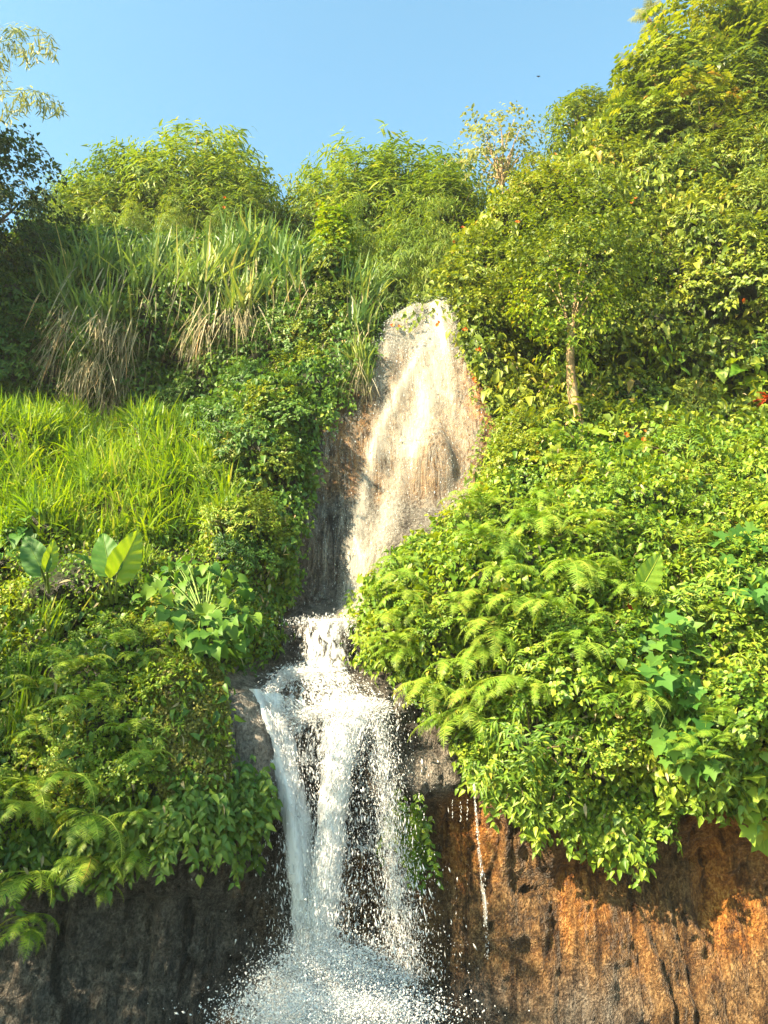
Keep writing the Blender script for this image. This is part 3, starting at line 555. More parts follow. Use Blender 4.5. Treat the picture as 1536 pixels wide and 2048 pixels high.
def shrub(seed, tpl, size, clusters, per, mat, flat=.85, droop=.5, bark='bark_dark', name="leafy_shrub"):
    r = empty(name); s = Soup()
    d = rdir(clusters); d[:, 2] = np.abs(d[:, 2]) * 1.1 - .25; d = norm(d); rad = .55 + .45 * rng.random(clusters) ** .6
    rad *= 1 + .5 * noise(d * 1.9 + seed, seed)
    C = d * rad[:, None] * np.array([1, 1, flat]); C[:, 2] += .25
    for i in range(14): C[i] = d[i] * rad[i] * rng.uniform(1.15, 1.5) + [0, 0, .2]
    twig_leaves(s, C - d * .12, d + np.array([0, 0, .25]), per, tpl, size, .34, droop=droop); s.build("foliage", M[mat], r)
    s = Soup()
    for i in range(9):
        e = C[i] * .9; tube(s, curve((0, 0, -.4), e, bend=(0, 0, .15)), np.linspace(.028, .006, 8), 5)
    s.build("stem", M[bark], r); return r
def tree(name, crown_c, crown_r, trunk_base, tr_r, mat, tpl, size, clusters, per, bark, limbs=10, droop=.5, spread=.7, fork=.45, hollow=.35, bendv=(0, 0, 0), lf=.45):
    crown_c = np.array(crown_c, float); base = np.array(trunk_base, float); r = empty(name, base); cr = np.array(crown_r, float)
    s = Soup(); d = rdir(clusters); rad = (hollow + (1 - hollow) * rng.random(clusters) ** .55) * (1 + .28 * noise(d * 1.9 + clusters, 5)); C = crown_c - base + d * rad[:, None] * cr
    twig_leaves(s, C, d + np.array([0, 0, .15]), per, tpl, size, spread, droop=droop); s.build("crown", M[mat], r)
    s = Soup(); top = (crown_c - base) * np.array([1, 1, 1.]); top = top - np.array([0, 0, cr[2] * fork]); tr_ = curve((0, 0, 0), top, n=12, bend=bendv); tube(s, tr_, np.linspace(tr_r * 1.15, tr_r * .6, 12), 9, wob=.06)
    for i in range(limbs):
        e = C[rng.integers(clusters)]; e = (e * np.array([.8, 1, 1])) if lf > .4 else np.array([e[0] * .75, abs(e[1] - top[1]) + top[1] + .3, e[2]]); st = tr_[-1 - (i % 3)]; tube(s, curve(st, e, n=9, bend=tuple(rng.normal(0, .12, 3) * cr[0] * .3)), np.linspace(tr_r * lf, tr_r * .08, 9), 6)
    s.build("trunk", M[bark], r); return r
def bamboo(h, culms, sprays, spreadr, mat='bamboo', leaf=.26, name="bamboo_clump", lean=None, t0=.3, dome=0):
    r = empty(name); sc = Soup(); sl_ = Soup()
    for i in range(culms):
        a = rng.random() * 6.283; d = np.array([math.cos(a), math.sin(a), 0]); hh = h * rng.uniform(.6, 1.02); ll = spreadr * rng.uniform(.3, 1.)
        if lean is not None: d = norm(d * .5 + np.array(lean)); ll = spreadr * rng.uniform(.7, 1.1)
        t = np.linspace(0, 1, 26)[:, None]; P = d * ll * (.12 * t + .9 * t ** 2.6) + np.array([0, 0, hh]) * (t * 1.12 - .24 * t ** 4 * (1 + .4 * rng.random())) + d * .25
        tube(sc, P, np.linspace(.045, .006, 26), 5, T=rng.random())
        k = sprays; tt = rng.uniform(t0, 1, k) ** .8; Q = np.stack([np.interp(tt, t[:, 0], P[:, j]) for j in range(3)], -1)
        o = rdir(k) * np.array([1, 1, .4]) + d * .5; o = norm(o); twl = .22 + .75 * rng.random(k) * (1.15 - tt)
        C = Q + o * twl[:, None] * .9; C[:, 2] -= twl * .25
        twig_leaves(sl_, C, o + np.array([0, 0, -.25]), 8, NARROW if leaf > 0 else NARROW, abs(leaf), .30, droop=1.0, tint0=rng.normal(0, .05))
    if dome:
        nC = dome; d = rdir(nC); d[:, 2] = np.abs(d[:, 2]) * 1.15 - .3; d = norm(d); rad = (.55 + .45 * rng.random(nC) ** .5) * (1 + .5 * noise(d * 2.4 + nC, 8))
        C = d * rad[:, None] * np.array([spreadr * .95, spreadr * .9, h * .60]) + np.array([0, 0, h * .44])
        twig_leaves(sl_, C, d * np.array([1, 1, .5]) + np.array([0, 0, .1]), 11, NARROW, abs(leaf), .62, droop=1.2)
    sl_.build("foliage", M[mat], r); sc.build("culms", M['stalk'], r); return r
def frond_mesh(L, w, elev, droop, pairs=24, mat='fern', name="frond", rough=.06):
    "one pinnate frond that grows towards -Y and bends down"
    s = Soup(); n = pairs; t = np.linspace(0, 1, n + 6); ang = R_(elev) - droop * t ** 1.2
    st = L / (n + 5); y = np.concatenate([[0], np.cumsum(-np.cos(ang[:-1]) * st)]); z = np.concatenate([[0], np.cumsum(np.sin(ang[:-1]) * st)]); Pm = np.stack([.03 * L * np.sin(t * 3), y, z], -1)
    tube(s, Pm, np.linspace(.008, .002, n + 6) * (L / .8), 4, T=.75)
    P = Pm[5:-1]; tg = np.gradient(Pm, axis=0)[5:-1]; tg = norm(tg); nn = norm(np.cross(np.tile([1., 0, 0], (len(tg), 1)), tg)); nn = np.where(nn[:, 2:3] < 0, -nn, nn)
    for sg in (-1, 1):
        tt = np.linspace(0, 1, len(P)); ln = w * np.clip(np.minimum(1., .55 + 3 * tt) * (1 - tt ** 2.6) + .10, 0, 1) * (1 + rng.normal(0, rough, len(P)))
        D = np.array([sg, 0, 0])[None] + tg * .38 + np.array([0, 0, -.22]) + rng.normal(0, rough, (len(P), 3))
        leaves(s, (np.array([[-.045, 0, 0], [.045, 0, 0], [.045, .5, .02], [-.045, .5, .02], [0, 1, -.09]]), np.array([[0, 1, 2], [0, 2, 3], [3, 2, 4]])), P, D, nn, ln, np.clip(.5 + rng.normal(0, .12, len(P)) + .15 * tt, 0, 1))
    return s.mesh(name, M[mat])
FM = {k: [frond_mesh(L, .13 + .045 * L, e, dr, int(26 + 8 * L), mat, 'frond', .12) for L, e, dr in v] for k, (mat, v) in dict(
    arch=('fern', [(.95, 50, 2.0), (1.05, 35, 1.8), (.8, 60, 2.3), (.9, 20, 1.5), (1.1, 62, 2.4)]),
    hang=('fern', [(.9, 15, 1.6), (1.05, 5, 1.45), (.8, 28, 1.9), (.75, -10, 1.2)])).items()}
def fern(loc, size, kind, n=None, yaw=0., seed=0):
    r = empty("fern", loc); ms = FM[kind]; n = n or rng.integers(6, 9)
    for i in range(n):
        o = bpy.data.objects.new("frond", ms[rng.integers(len(ms))]); COL.objects.link(o); o.parent = r
        o.rotation_euler = (rng.normal(0, .14), rng.normal(0, .16), yaw + R_(-105 + 210 * (i + .5) / n) + rng.normal(0, .18)); o.scale = [rng.uniform(.75, 1.15)] * 3
    r.scale = [size] * 3; return r
def upright(o, n, up=.7, spin=None):
    u_ = Vector(norm(np.array([0, 0, up]) + (1 - up) * n)); q = Vector((0, 0, 1)).rotation_difference(u_); o.rotation_mode = 'QUATERNION'
    q2 = Matrix.Rotation(random.uniform(-math.pi, math.pi) if spin is None else spin, 3, 'Z').to_quaternion(); o.rotation_quaternion = q @ q2

# ------------------------------------------------------------------ ground cover: what nobody could count
down = np.array([0, 0, -1.])
def cover(name, label, cat, polys, dens, tpl, size, mat, lift=(.02, .25), droop=.8, clump=.8, exclude=None, seed=1, tint0=0., up=.6, maxrow=None):
    P, Nn = scatter(polys, dens, exclude, clump, seed, maxrow=maxrow); k = len(P)
    li = lift[0] + (lift[1] - lift[0]) * rng.random(k) * np.clip(.6 + .7 * fbm(P * 2.2, seed + 9, 3), .05, 1.6)
    P = P + Nn * li[:, None]; r = rng.normal(0, 1, (k, 3)); D = down * droop + r * .7 + Nn * .35; NN = Nn * .55 + np.array([0, 0, up]) + rng.normal(0, .4, (k, 3))
    s = Soup(); leaves(s, tpl, P, D, NN, size * (.55 + .8 * rng.random(k) ** 1.3), np.clip(.5 + rng.normal(0, .16, k) + tint0 + .2 * fbm(P * 1.1, seed + 3, 2), 0, 1))
    o = s.build(name, M[mat]); tag(o, label, cat, kind="stuff"); return o
R_LOW = [(700, 1180), (760, 1080), (950, 985), (990, 860), (1200, 850), (2600, 830), (2600, 1720), (1400, 1680), (1290, 1790), (1150, 1760), (1050, 1690), (960, 1610), (900, 1440), (800, 1380), (720, 1300)]
L_LOW = [(-1200, 1040), (450, 1030), (600, 1150), (575, 1320), (440, 1340), (450, 1620), (560, 1610), (520, 1740), (330, 1800), (130, 1830), (-1200, 1880)]
L_WALL = [(-1200, 430), (620, 430), (760, 560), (780, 640), (740, 760), (660, 860), (620, 1040), (580, 1180), (430, 1040), (420, 860), (-1200, 860)]
R_UP = [(900, 600), (880, 520), (920, 420), (1000, 330), (1300, -200), (2600, -400), (2600, 860), (980, 880), (930, 720)]
G_MEAD = [(-1200, 790), (180, 800), (420, 880), (480, 1060), (300, 1100), (-1200, 1080)]
cover("creeper_foliage", "mat of small bright heart-shaped creeper leaves over the sunny lower slope", "creeper", [R_LOW], 760, HEART, .085, 'creeper', (.0, .34), seed=3)
cover("climbing_foliage", "small-leaved climbing foliage clothing the bank below the broad-leaved shrub", "climbing plants", [L_LOW], 760, OVATE, .085, 'creeper', (.0, .30), seed=13, tint0=-.06)
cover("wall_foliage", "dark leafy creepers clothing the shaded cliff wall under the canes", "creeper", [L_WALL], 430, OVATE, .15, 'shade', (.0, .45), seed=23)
cover("slope_foliage", "tangled yellow-green foliage covering the steep sunny slope behind the tree", "undergrowth", [R_UP], 330, OVATE, .16, 'olive', (.0, .5), seed=33)
cover("creeper_foliage", "larger loose creeper leaves standing above the mat on the sunny lower slope", "creeper", [R_LOW], 55, VINE, .15, 'creeper', (.15, .55), seed=5, tint0=.08)
cover("slope_foliage", "long drooping leaves standing out of the tangled sunny slope", "undergrowth", [R_UP], 45, VINE, .27, 'olive', (.2, .75), seed=35, tint0=.06)
cover("wall_foliage", "long leaves standing out of the shaded cliff wall", "creeper", [L_WALL, L_LOW], 45, VINE, .17, 'shade', (.15, .45), seed=25, tint0=.1, exclude=[[(280, 1100), (520, 1100), (520, 1330), (280, 1330)], [(20, 1040), (300, 1040), (300, 1200), (20, 1200)]])
cover("creeper_foliage", "patches of wide round creeper leaves among the sunny mat", "creeper", [R_LOW], 110, T_heart(.95, .1, .2), .135, 'creeper', (.1, .42), seed=6, clump=2.2, tint0=-.05)
cover("dead_leaves", "withered tan leaves caught among the green plants of the slopes", "dead leaves", [R_LOW, R_UP, L_LOW, L_WALL], 7, LANCE, .15, 'straw', (.1, .5), seed=8, clump=1.5)
P, Nn = scatter([[(310, 1290), (420, 1320), (452, 1360), (455, 1600), (430, 1640), (330, 1630), (300, 1450)]], 5200, None, .3, 5); k = len(P)
s = Soup(); leaves(s, SMALL, P + Nn * (.03 + .10 * rng.random((k, 1))), down + rng.normal(0, .5, (k, 3)) + Nn * .4, Nn + rng.normal(0, .4, (k, 3)), .045 * (.6 + .8 * rng.random(k)), np.clip(.5 + rng.normal(0, .2, k), 0, 1))
tag(s.build("moss", M['moss']), "olive brown curtain of moss and tiny leaves beside the bare grey block", "moss", kind="stuff")
P, Nn = scatter([G_MEAD], 300, None, .5, 7); k = len(P); s = Soup()
ribbons(s, P - Nn * .05, np.array([0, -.1, 1.]) + rng.normal(0, .36, (k, 3)) + Nn * .15, .5 + .75 * rng.random(k), .022 + .028 * rng.random(k), .15 + .75 * rng.random(k) ** 1.3, np.clip(.5 + rng.normal(0, .17, k), 0, 1), 5)
tag(s.build("grass", M['grass']), "long bright green grass on the bank above the elephant ears", "grass", kind="stuff")
# fringes of hanging vine leaves under the overgrown edges
def fringe(name, label, line, n, lens, tpl, size, mat, tint0=0., back=.1, gap=.075):
    p = np.array(line, float); s = Soup(); Ps = []; Ds = []; T = []
    for i in range(n):
        t = rng.random() * (len(p) - 1); j = min(int(t), len(p) - 2); q = p[j] * (1 - t + j) + p[j + 1] * (t - j); b0, nn = hit(q[0] + rng.normal(0, 12), q[1] + rng.normal(0, 22))
        if b0 is None: continue
        b0 = b0 + nn * rng.uniform(.02, .3); L = rng.uniform(*lens) * rng.uniform(.4, 1); m_ = max(3, int(L / gap)); ph = rng.random(2) * 6
        tt = np.linspace(0, 1, m_); line_ = b0 + np.stack([.05 * np.sin(tt * 5 + ph[0]), -.06 * tt + .03 * np.sin(tt * 4 + ph[1]), -tt * L], -1)
        tube(s, line_, .004, 3, T=.25)
        for sg in (-1, 1):
            Ps.append(line_ + rng.normal(0, .02, (m_, 3))); dd = np.tile([sg * .75, -.45, -.75], (m_, 1)) + rng.normal(0, .35, (m_, 3)); Ds.append(dd); T.append(np.clip(.5 + tint0 + rng.normal(0, .15, m_), 0, 1))
    Ps = np.concatenate(Ps); Ds = np.concatenate(Ds); T = np.concatenate(T); k = len(Ps)
    leaves(s, tpl, Ps, Ds, np.array([0, -.8, .5]) + rng.normal(0, .35, (k, 3)), size * (.6 + .7 * rng.random(k)), T)
    tag(s.build(name, M[mat]), label, "vines", kind="stuff")
fringe("vine_curtain_foliage", "hanging vine leaves along the lower edge above the orange rock", [(940, 1480), (1000, 1540), (1080, 1580), (1160, 1620), (1260, 1640), (1330, 1530), (1420, 1530), (1560, 1550), (1800, 1570)], 340, (.2, .65), VINE, .135, 'creeper', .06)
fringe("vine_curtain_foliage", "glossy vine leaves hanging over the dark rock wall below the moss", [(-300, 1640), (40, 1660), (200, 1630), (330, 1610), (430, 1590), (530, 1560)], 320, (.3, .9), VINE, .14, 'shade', .12)
fringe("vine_curtain_foliage", "leafy vines trailing over the edge beside the lacy curtain of water", [(725, 1220), (760, 1280), (830, 1330), (900, 1390), (940, 1430)], 120, (.25, .7), VINE, .11, 'creeper', -.05)
fringe("vine_curtain_foliage", "tufted plants hanging on the rock between the falling strands and orange rock", [(800, 1620), (830, 1640), (850, 1660)], 60, (.4, .9), OVATE, .11, 'creeper', -.1, gap=.05)
fringe("vine_curtain_foliage", "dark trailing leaves on the bank edge between the moss and the fall", [(500, 1190), (545, 1210), (470, 1290), (520, 1260)], 70, (.2, .6), OVATE, .08, 'creeper', -.1, gap=.05)

fringe("vine_curtain_foliage", "small leaves trailing over the left edge of the upper fall", [(722, 730), (668, 790), (628, 880), (596, 1010), (572, 1100), (560, 1180)], 120, (.2, .6), OVATE, .11, 'creeper', .0, gap=.055)
fringe("vine_curtain_foliage", "small leaves and grass trailing over the sunny right edge of the upper fall", [(915, 630), (945, 700), (985, 790), (1000, 870), (975, 960)], 110, (.2, .6), OVATE, .11, 'olive', .1, gap=.055)
# ------------------------------------------------------------------ shrubs that give the slopes their clumps
SV = [shrub(1, OVATE, .17, 150, 13, 'olive'), shrub(2, LANCE, .24, 120, 11, 'olive', droop=.9), shrub(3, OVATE, .13, 190, 14, 'olive', flat=1.), shrub(4, LANCE, .18, 170, 12, 'olive', flat=1.05, droop=.7)]
SHADE = [shrub(5, OVATE, .16, 140, 12, 'shade'), shrub(6, LANCE, .22, 120, 11, 'shade', droop=.9)]
LOWS = [shrub(7, HEART, .13, 120, 12, 'creeper', flat=.6), shrub(8, OVATE, .11, 170, 14, 'creeper', flat=.6), shrub(9, LANCE, .20, 100, 11, 'creeper', flat=.7, droop=.9)]
FLOWER_AT = [(905, 492), (880, 550), (880, 650), (930, 655), (790, 658), (958, 700), (950, 760), (1004, 520), (980, 485), (930, 455), (1115, 315), (1155, 325), (1178, 275), (1340, 110), (1355, 80), (1298, 300), (1310, 505), (1088, 885), (1108, 890), (1255, 870), (1285, 875), (1030, 445), (1440, 425), (1482, 600), (1384, 330), (1390, 2), (448, 410), (1270, 405)]
def spots(poly, n, mind, seed):
    g = np.random.default_rng(seed); o = []; us = [p[0] for p in poly]; vs = [p[1] for p in poly]; tries = 0
    while len(o) < n and tries < 6000:
        tries += 1; u, v = g.uniform(min(us), max(us)), g.uniform(min(vs), max(vs))
        if inpoly(np.array(u), np.array(v), poly) and all((u - a) ** 2 + (v - b) ** 2 > mind * mind for a, b in o): o.append((u, v))
    return o
SHRUBS = []
def plant(protos, spots_, size, desc, group, up=.6, sink=.2):
    items = []
    for u, v in spots_:
        p_, nn = hit(u, v)
        if p_ is None: continue
        o = dup(protos[rng.integers(len(protos))]); sc = rng.uniform(*size); o.location = p_ - nn * sink * sc; o.scale = (sc, sc * rng.uniform(.85, 1.1), sc * rng.uniform(.85, 1.2)); upright(o, nn, up)
        tag(o, None, "shrub", group); items.append((o, u, v)); SHRUBS.append((o, u, v))
    label_all(items, desc); return items
plant(SV, spots([(910, 610), (930, 500), (990, 430), (1100, 380), (1230, 260), (1560, 180), (1600, 620), (1500, 640), (1300, 560), (1180, 560), (980, 640)], 46, 62, 41), (.55, .95), "yellow-green sunlit shrub", "shrubs on the sunny upper slope")
plant(SV, spots([(930, 640), (1080, 640), (1130, 860), (1040, 940), (1000, 800)], 10, 60, 42), (.35, .6), "olive overhanging shrub", "shrubs beside the upper fall")
plant(SV + SHADE, spots([(1180, 640), (1600, 620), (1600, 820), (1200, 840)], 16, 62, 43), (.35, .6), "leafy shrub in dark hollow", "shrubs in the dark hollow", sink=.5)
plant(SHADE, spots([(-40, 520), (80, 480), (120, 820), (-40, 840)], 12, 55, 44), (.5, .8), "shade-darkened wall shrub", "shrubs on the shaded wall")
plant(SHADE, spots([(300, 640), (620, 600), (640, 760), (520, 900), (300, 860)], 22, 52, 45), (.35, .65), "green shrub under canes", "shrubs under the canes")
plant([SV[2], SV[3], SV[0]], spots([(640, 440), (690, 430), (700, 640), (640, 740), (580, 840), (550, 980), (510, 1080), (470, 1000), (470, 900), (540, 800), (620, 640)], 26, 48, 46), (.35, .6), "leafy spur shrub", "shrubs on the spur beside the fall")
plant(LOWS, spots([(830, 1130), (1000, 1020), (1200, 880), (1560, 860), (1580, 1600), (1400, 1640), (1100, 1640), (960, 1480), (780, 1260)], 56, 78, 47), (.4, .75), "low bright bush", "low bushes on the sunny lower slope")
plant(LOWS, spots([(-20, 1180), (60, 1220), (260, 1260), (360, 1340), (300, 1560), (-20, 1640)], 20, 70, 48), (.3, .5), "low leafy bush", "low bushes on the fern bank")
plant(SHADE + LOWS, spots([(420, 930), (550, 960), (525, 1130), (470, 1120)], 9, 52, 49), (.35, .5), "dense green bush", "bushes beside the upper fall")
for q in SV + SHADE + LOWS: wipe(q)
# orange flowers, each a part of the shrub it opens on
bpy.context.view_layer.update()
fs = Soup(); th = np.arange(6) * 1.047
leaves(fs, (np.array([[0, 0, 0], [-.3, .6, .15], [.3, .6, .15], [0, 1, 0]]), np.array([[0, 2, 1], [1, 2, 3]])), np.zeros((6, 3)), np.stack([np.cos(th), np.sin(th), .5 + 0 * th], -1), np.tile([0, 0, 1.], (6, 1)), .1, rng.random(6)); FME = fs.mesh("flower", M['flower'])
for u, v in FLOWER_AT:
    o_, a, b = min(SHRUBS, key=lambda q: (q[1] - u) ** 2 + (q[2] - v) ** 2)
    for kk in range(2):
        uu, vv = u + rng.normal(0, 5), v + rng.normal(0, 6); p_, nn = hit(uu, vv)
        if p_ is None: p_ = at(u, v, 22.)
        c = bpy.data.objects.new("flower", FME); COL.objects.link(c); c.parent = o_; c.matrix_parent_inverse = o_.matrix_world.inverted()
        dist = max(2, np.linalg.norm(p_ - CAM) - .75); c.location = CAM + ray(uu, vv) * dist; c.rotation_euler = (R_(70) + rng.normal(0, .4), rng.normal(0, .4), rng.normal(0, .5)); c.scale = [rng.uniform(.5, .85)] * 3

# ------------------------------------------------------------------ canes on the upper left edge
def cane(seed, dry):
    r = empty("cane_grass"); s = Soup(); k = 90
    b0 = rng.normal(0, .22, (k, 3)) * np.array([1, .7, .6]); ribbons(s, b0, np.array([0, -.12, 1.]) + rng.normal(0, .30, (k, 3)), 1.0 + .9 * rng.random(k), 0.045 + .035 * rng.random(k), .08 + .6 * rng.random(k) ** 1.6, np.clip(.5 + rng.normal(0, .18, k), 0, 1), 6)
    s.build("blades", M['cane'], r)
    s = Soup(); k = dry; b0 = rng.normal(0, .3, (k, 3)) * np.array([1, .5, .7]); b0[:, 1] -= .25
    ribbons(s, b0, np.array([0, -.22, -.8]) + rng.normal(0, .22, (k, 3)), .5 + .8 * rng.random(k), .016 + .022 * rng.random(k), .3 + .4 * rng.random(k), np.clip(.45 + rng.normal(0, .2, k), 0, 1), 5)
    s.build("dry_blades", M['straw'], r); return r
CANE = [cane(1, 7), cane(2, 10), cane(3, 75), cane(4, 85)]
its = []
for u, v, sc, dry in [(110, 560, .9, 0), (150, 520, 1, 0), (200, 510, 1.05, 0), (250, 520, 1, 0), (295, 540, .95, 0), (150, 600, .9, 1), (205, 610, .9, 1), (255, 620, .85, 1), (130, 650, .8, 1), (190, 680, .8, 1), (240, 690, .8, 1), (160, 720, .7, 1), (225, 740, .65, 1),
                      (345, 540, .9, 0), (390, 530, .95, 0), (430, 520, 1, 0), (470, 500, 1.15, 0), (505, 490, 1.2, 0), (540, 500, 1.1, 0), (575, 520, 1, 0), (420, 600, .8, 1), (470, 590, .9, 1), (510, 580, .9, 0), (560, 590, .8, 0), (395, 640, .6, 1), (605, 540, .9, 0),
                      (700, 560, .8, 0), (735, 570, .8, 0), (770, 575, .9, 0), (805, 560, .9, 0), (840, 560, .9, 0), (720, 620, .7, 0), (715, 690, .6, 1), (730, 730, .4, 1), (330, 490, .8, 0), (370, 480, .8, 0)]:
    p_, nn = hit(u, v + 48)
    if p_ is None: continue
    o = dup(CANE[2 * dry + rng.integers(2)]); o.location = p_ + nn * .15; o.scale = [sc] * 3; o.rotation_euler = (0, 0, rng.normal(0, .4)); tag(o, None, "cane grass", "canes on the upper edge"); its.append((o, u, v))
label_all(its, "tall arching cane grass")
its = []
for u, v, sc in [(300, 860, .62), (215, 850, .5), (330, 900, .5), (100, 860, .5), (60, 870, .5), (40, 1250, .45), (110, 1260, .5), (70, 1440, .5), (30, 1480, .45), (120, 1500, .45), (60, 1390, .5), (240, 1080, .5), (280, 1130, .35), (400, 1010, .4), (160, 930, .5)]:
    p_, nn = hit(u, v + 10)
    if p_ is None: continue
    o = dup(CANE[rng.integers(2)]); ch = [c for c in o.children if c.name.startswith("dry")]; 
    for c in ch: bpy.data.objects.remove(c)
    for c in o.children: c.material_slots[0].link = 'OBJECT'; c.material_slots[0].material = M['grass']
    o.location = p_ + nn * .1; o.scale = [sc] * 3; o.rotation_euler = (0, 0, rng.normal(0, 1.)); tag(o, None, "grass tuft", "tall grass tufts on the left bank"); its.append((o, u, v))
label_all(its, "tall bright grass tuft")
for q in CANE: wipe(q)

# ------------------------------------------------------------------ ferns
its = []
for u, v, sc, kd in [(965, 1470, 1.0, 'hang'), (990, 1450, .9, 'hang'), (850, 1275, .75, 'arch'), (905, 1275, .85, 'arch'), (1010, 1250, .85, 'hang'), (1100, 1190, 1.0, 'hang'), (1090, 1110, .9, 'hang'), (1200, 1150, 1.0, 'hang'), (970, 1080, .75, 'arch'), (920, 1060, .6, 'arch'), (850, 1170, .7, 'hang'), (790, 1220, .55, 'arch'), (1120, 1070, .7, 'arch'),
                     (1180, 1090, .8, 'arch'), (1240, 1040, .7, 'arch'), (1130, 990, .6, 'arch'), (1385, 1065, .7, 'arch'), (1505, 1080, .8, 'arch'), (1065, 1380, .8, 'arch'), (1190, 1340, .8, 'hang'), (1240, 1370, .7, 'arch'), (1280, 1350, .7, 'hang'), (960, 1190, .7, 'hang'), (1035, 1270, .8, 'hang'), (985, 1330, .7, 'hang'), (885, 1350, .8, 'hang'),
                     (930, 1130, .6, 'arch'), (1000, 1180, .7, 'hang'), (1160, 1190, .8, 'hang'), (1400, 1250, .6, 'arch'), (1060, 1150, .6, 'arch'), (820, 1250, .5, 'hang'), (1100, 920, .5, 'arch'), (1300, 960, .5, 'arch'), (1460, 990, .5, 'arch'), (870, 1200, .7, 'hang'), (920, 1220, .8, 'hang'), (1065, 1220, .9, 'hang')] + [(u, v, rng.uniform(.4, .75), 'hang' if rng.random() < .75 else 'arch') for u, v in spots([(775, 1190), (880, 1080), (990, 1020), (1200, 1060), (1270, 1180), (1250, 1300), (1100, 1420), (960, 1430), (850, 1370), (740, 1280)], 44, 40, 71)]:
    p_, nn = hit(u, v)
    if p_ is None: continue
    o = fern(p_ + nn * .55 + [0, 0, .1], sc * rng.uniform(.95, 1.3), kd); tag(o, None, "fern", "ferns on the sunny lower slope"); its.append((o, u, v))
label_all(its, "yellow-green fern")
its = []
for u, v, sc in [(130, 1360, .6), (175, 1385, .65), (240, 1330, .6), (305, 1300, .55), (330, 1325, .5), (190, 1430, .65), (245, 1440, .6), (180, 1520, .7), (215, 1570, .75), (270, 1530, .55), (285, 1580, .5), (235, 1600, .55), (40, 1590, .8), (75, 1700, .85), (205, 1700, .7), (60, 1790, .6), (110, 1810, .6), (75, 1550, .6), (265, 1690, .6), (130, 1640, .6), (190, 1660, .7), (20, 1640, .7), (210, 1750, .5), (100, 1450, .6)]:
    p_, nn = hit(u, v)
    if p_ is None: continue
    o = fern(p_ + nn * .45, sc * 1.1, 'hang' if v > 1480 else 'arch'); tag(o, None, "fern", "ferns on the shaded bank"); its.append((o, u, v))
label_all(its, "fresh green fern")

# ------------------------------------------------------------------ elephant ears
def ear_mesh(L, w, mat, fold=.18, curl=.15, name="leaf"):
    s = Soup(); n = 22
    for sg in (-1, 1):
        t = np.linspace(0, 1, n); wo = w * .5 * L * np.where(t < .3, .62 + .38 * np.sin(t / .3 * math.pi / 2), np.cos((t - .3) / .7 * math.pi / 2) ** .8); wo[0] *= .55
        wi = np.where(t < .2, .10 * w * L * (1 - t / .2), 0)
        x = np.linspace(0, 1, 7)[None]; Xl = wi[:, None] * (1 - x) + wo[:, None] * x; Yl = np.broadcast_to((t[:, None] - .2) * L, Xl.shape) - 0 * x
        Z = fold * Xl - curl * L * (t[:, None] - .2) ** 2 + .016 * L * np.sin(t[:, None] * 34 - x * 5) * x + .012 * L * np.sin(t[:, None] * 15 + sg) * x ** 2
        ii = np.arange(Xl.size).reshape(Xl.shape); a, b, c, d = ii[:-1, :-1], ii[:-1, 1:], ii[1:, 1:], ii[1:, :-1]; f = np.concatenate([np.stack([a, b, c], -1).reshape(-1, 3), np.stack([a, c, d], -1).reshape(-1, 3)])
        s.add(np.stack([sg * Xl, Yl, Z], -1), f if sg > 0 else f[:, ::-1], .5 + (.11 * np.sign(np.sin(t[:, None] * 52 - x * 8) - .8)).ravel())
    tube(s, [[0, (q - .2) * L, -curl * L * (q - .2) ** 2 + .004] for q in np.linspace(.2, .98, 9)], np.linspace(.012, .003, 9) * L, 5, T=.95)
    return s.mesh(name, M[mat], True)
def elephant(label, base_px, base_Y, lv):
    "lv: (base u, v, tip u, v, Y base, Y tip, facing normal, width, material)"
    b = at(*base_px, base_Y); h_, nn = hit(*base_px); b = h_ if h_ is not None else b; r = empty("elephant_ear_plant", b); tag(r, label, "elephant ear", "elephant ear plants"); Mi = Matrix.Translation(-Vector(b))
    for (u0, v0, u1, v1, dY, tY, nrm, w, mt) in lv:
        Y = b[1] + dY; p0 = at(u0, v0, Y); p1 = at(u1, v1, Y + tY); D = p1 - p0; L = np.linalg.norm(D) / .8; D = norm(D); nv = np.array(nrm, float); nv = norm(nv - D * (nv @ D)); X = np.cross(D, nv)
        o = bpy.data.objects.new("leaf", ear_mesh(L, w, mt)); COL.objects.link(o); o.parent = r
        o.matrix_basis = Mi @ Matrix(((X[0], D[0], nv[0], p0[0]), (X[1], D[1], nv[1], p0[1]), (X[2], D[2], nv[2], p0[2]), (0, 0, 0, 1)))
        s = Soup(); tube(s, curve(rng.normal(0, .04, 3), p0 - b, n=10, bend=(0, -.06, .05)), np.linspace(.028, .012, 10), 6); s.build("stalk", M['stalk'], r)
elephant("upright elephant ear plant with a broad blue-green leaf beside a lime one", (225, 1200), 12.9, [(218, 1133, 203, 1062, -1.2, .05, (.1, -1, .15), .62, 'blue'), (238, 1140, 282, 1060, -1.2, .0, (.75, -.6, .2), .62, 'lime'), (180, 1128, 150, 1105, -.6, -.2, (.2, -.5, .8), .8, 'blue')])
elephant("elephant ear plant with a dark pointed leaf and a narrow lime leaf", (95, 1180), 12.8, [(80, 1132, 45, 1068, -1.2, .05, (-.1, -1, .2), .56, 'blue'), (96, 1130, 112, 1078, -1.2, .0, (.8, -.6, .1), .5, 'lime')])
elephant("lone pale elephant ear leaf standing out of the creepers", (1306, 1200), 12.8, [(1290, 1163, 1325, 1105, -.7, .0, (.45, -.9, .25), .6, 'lime')])
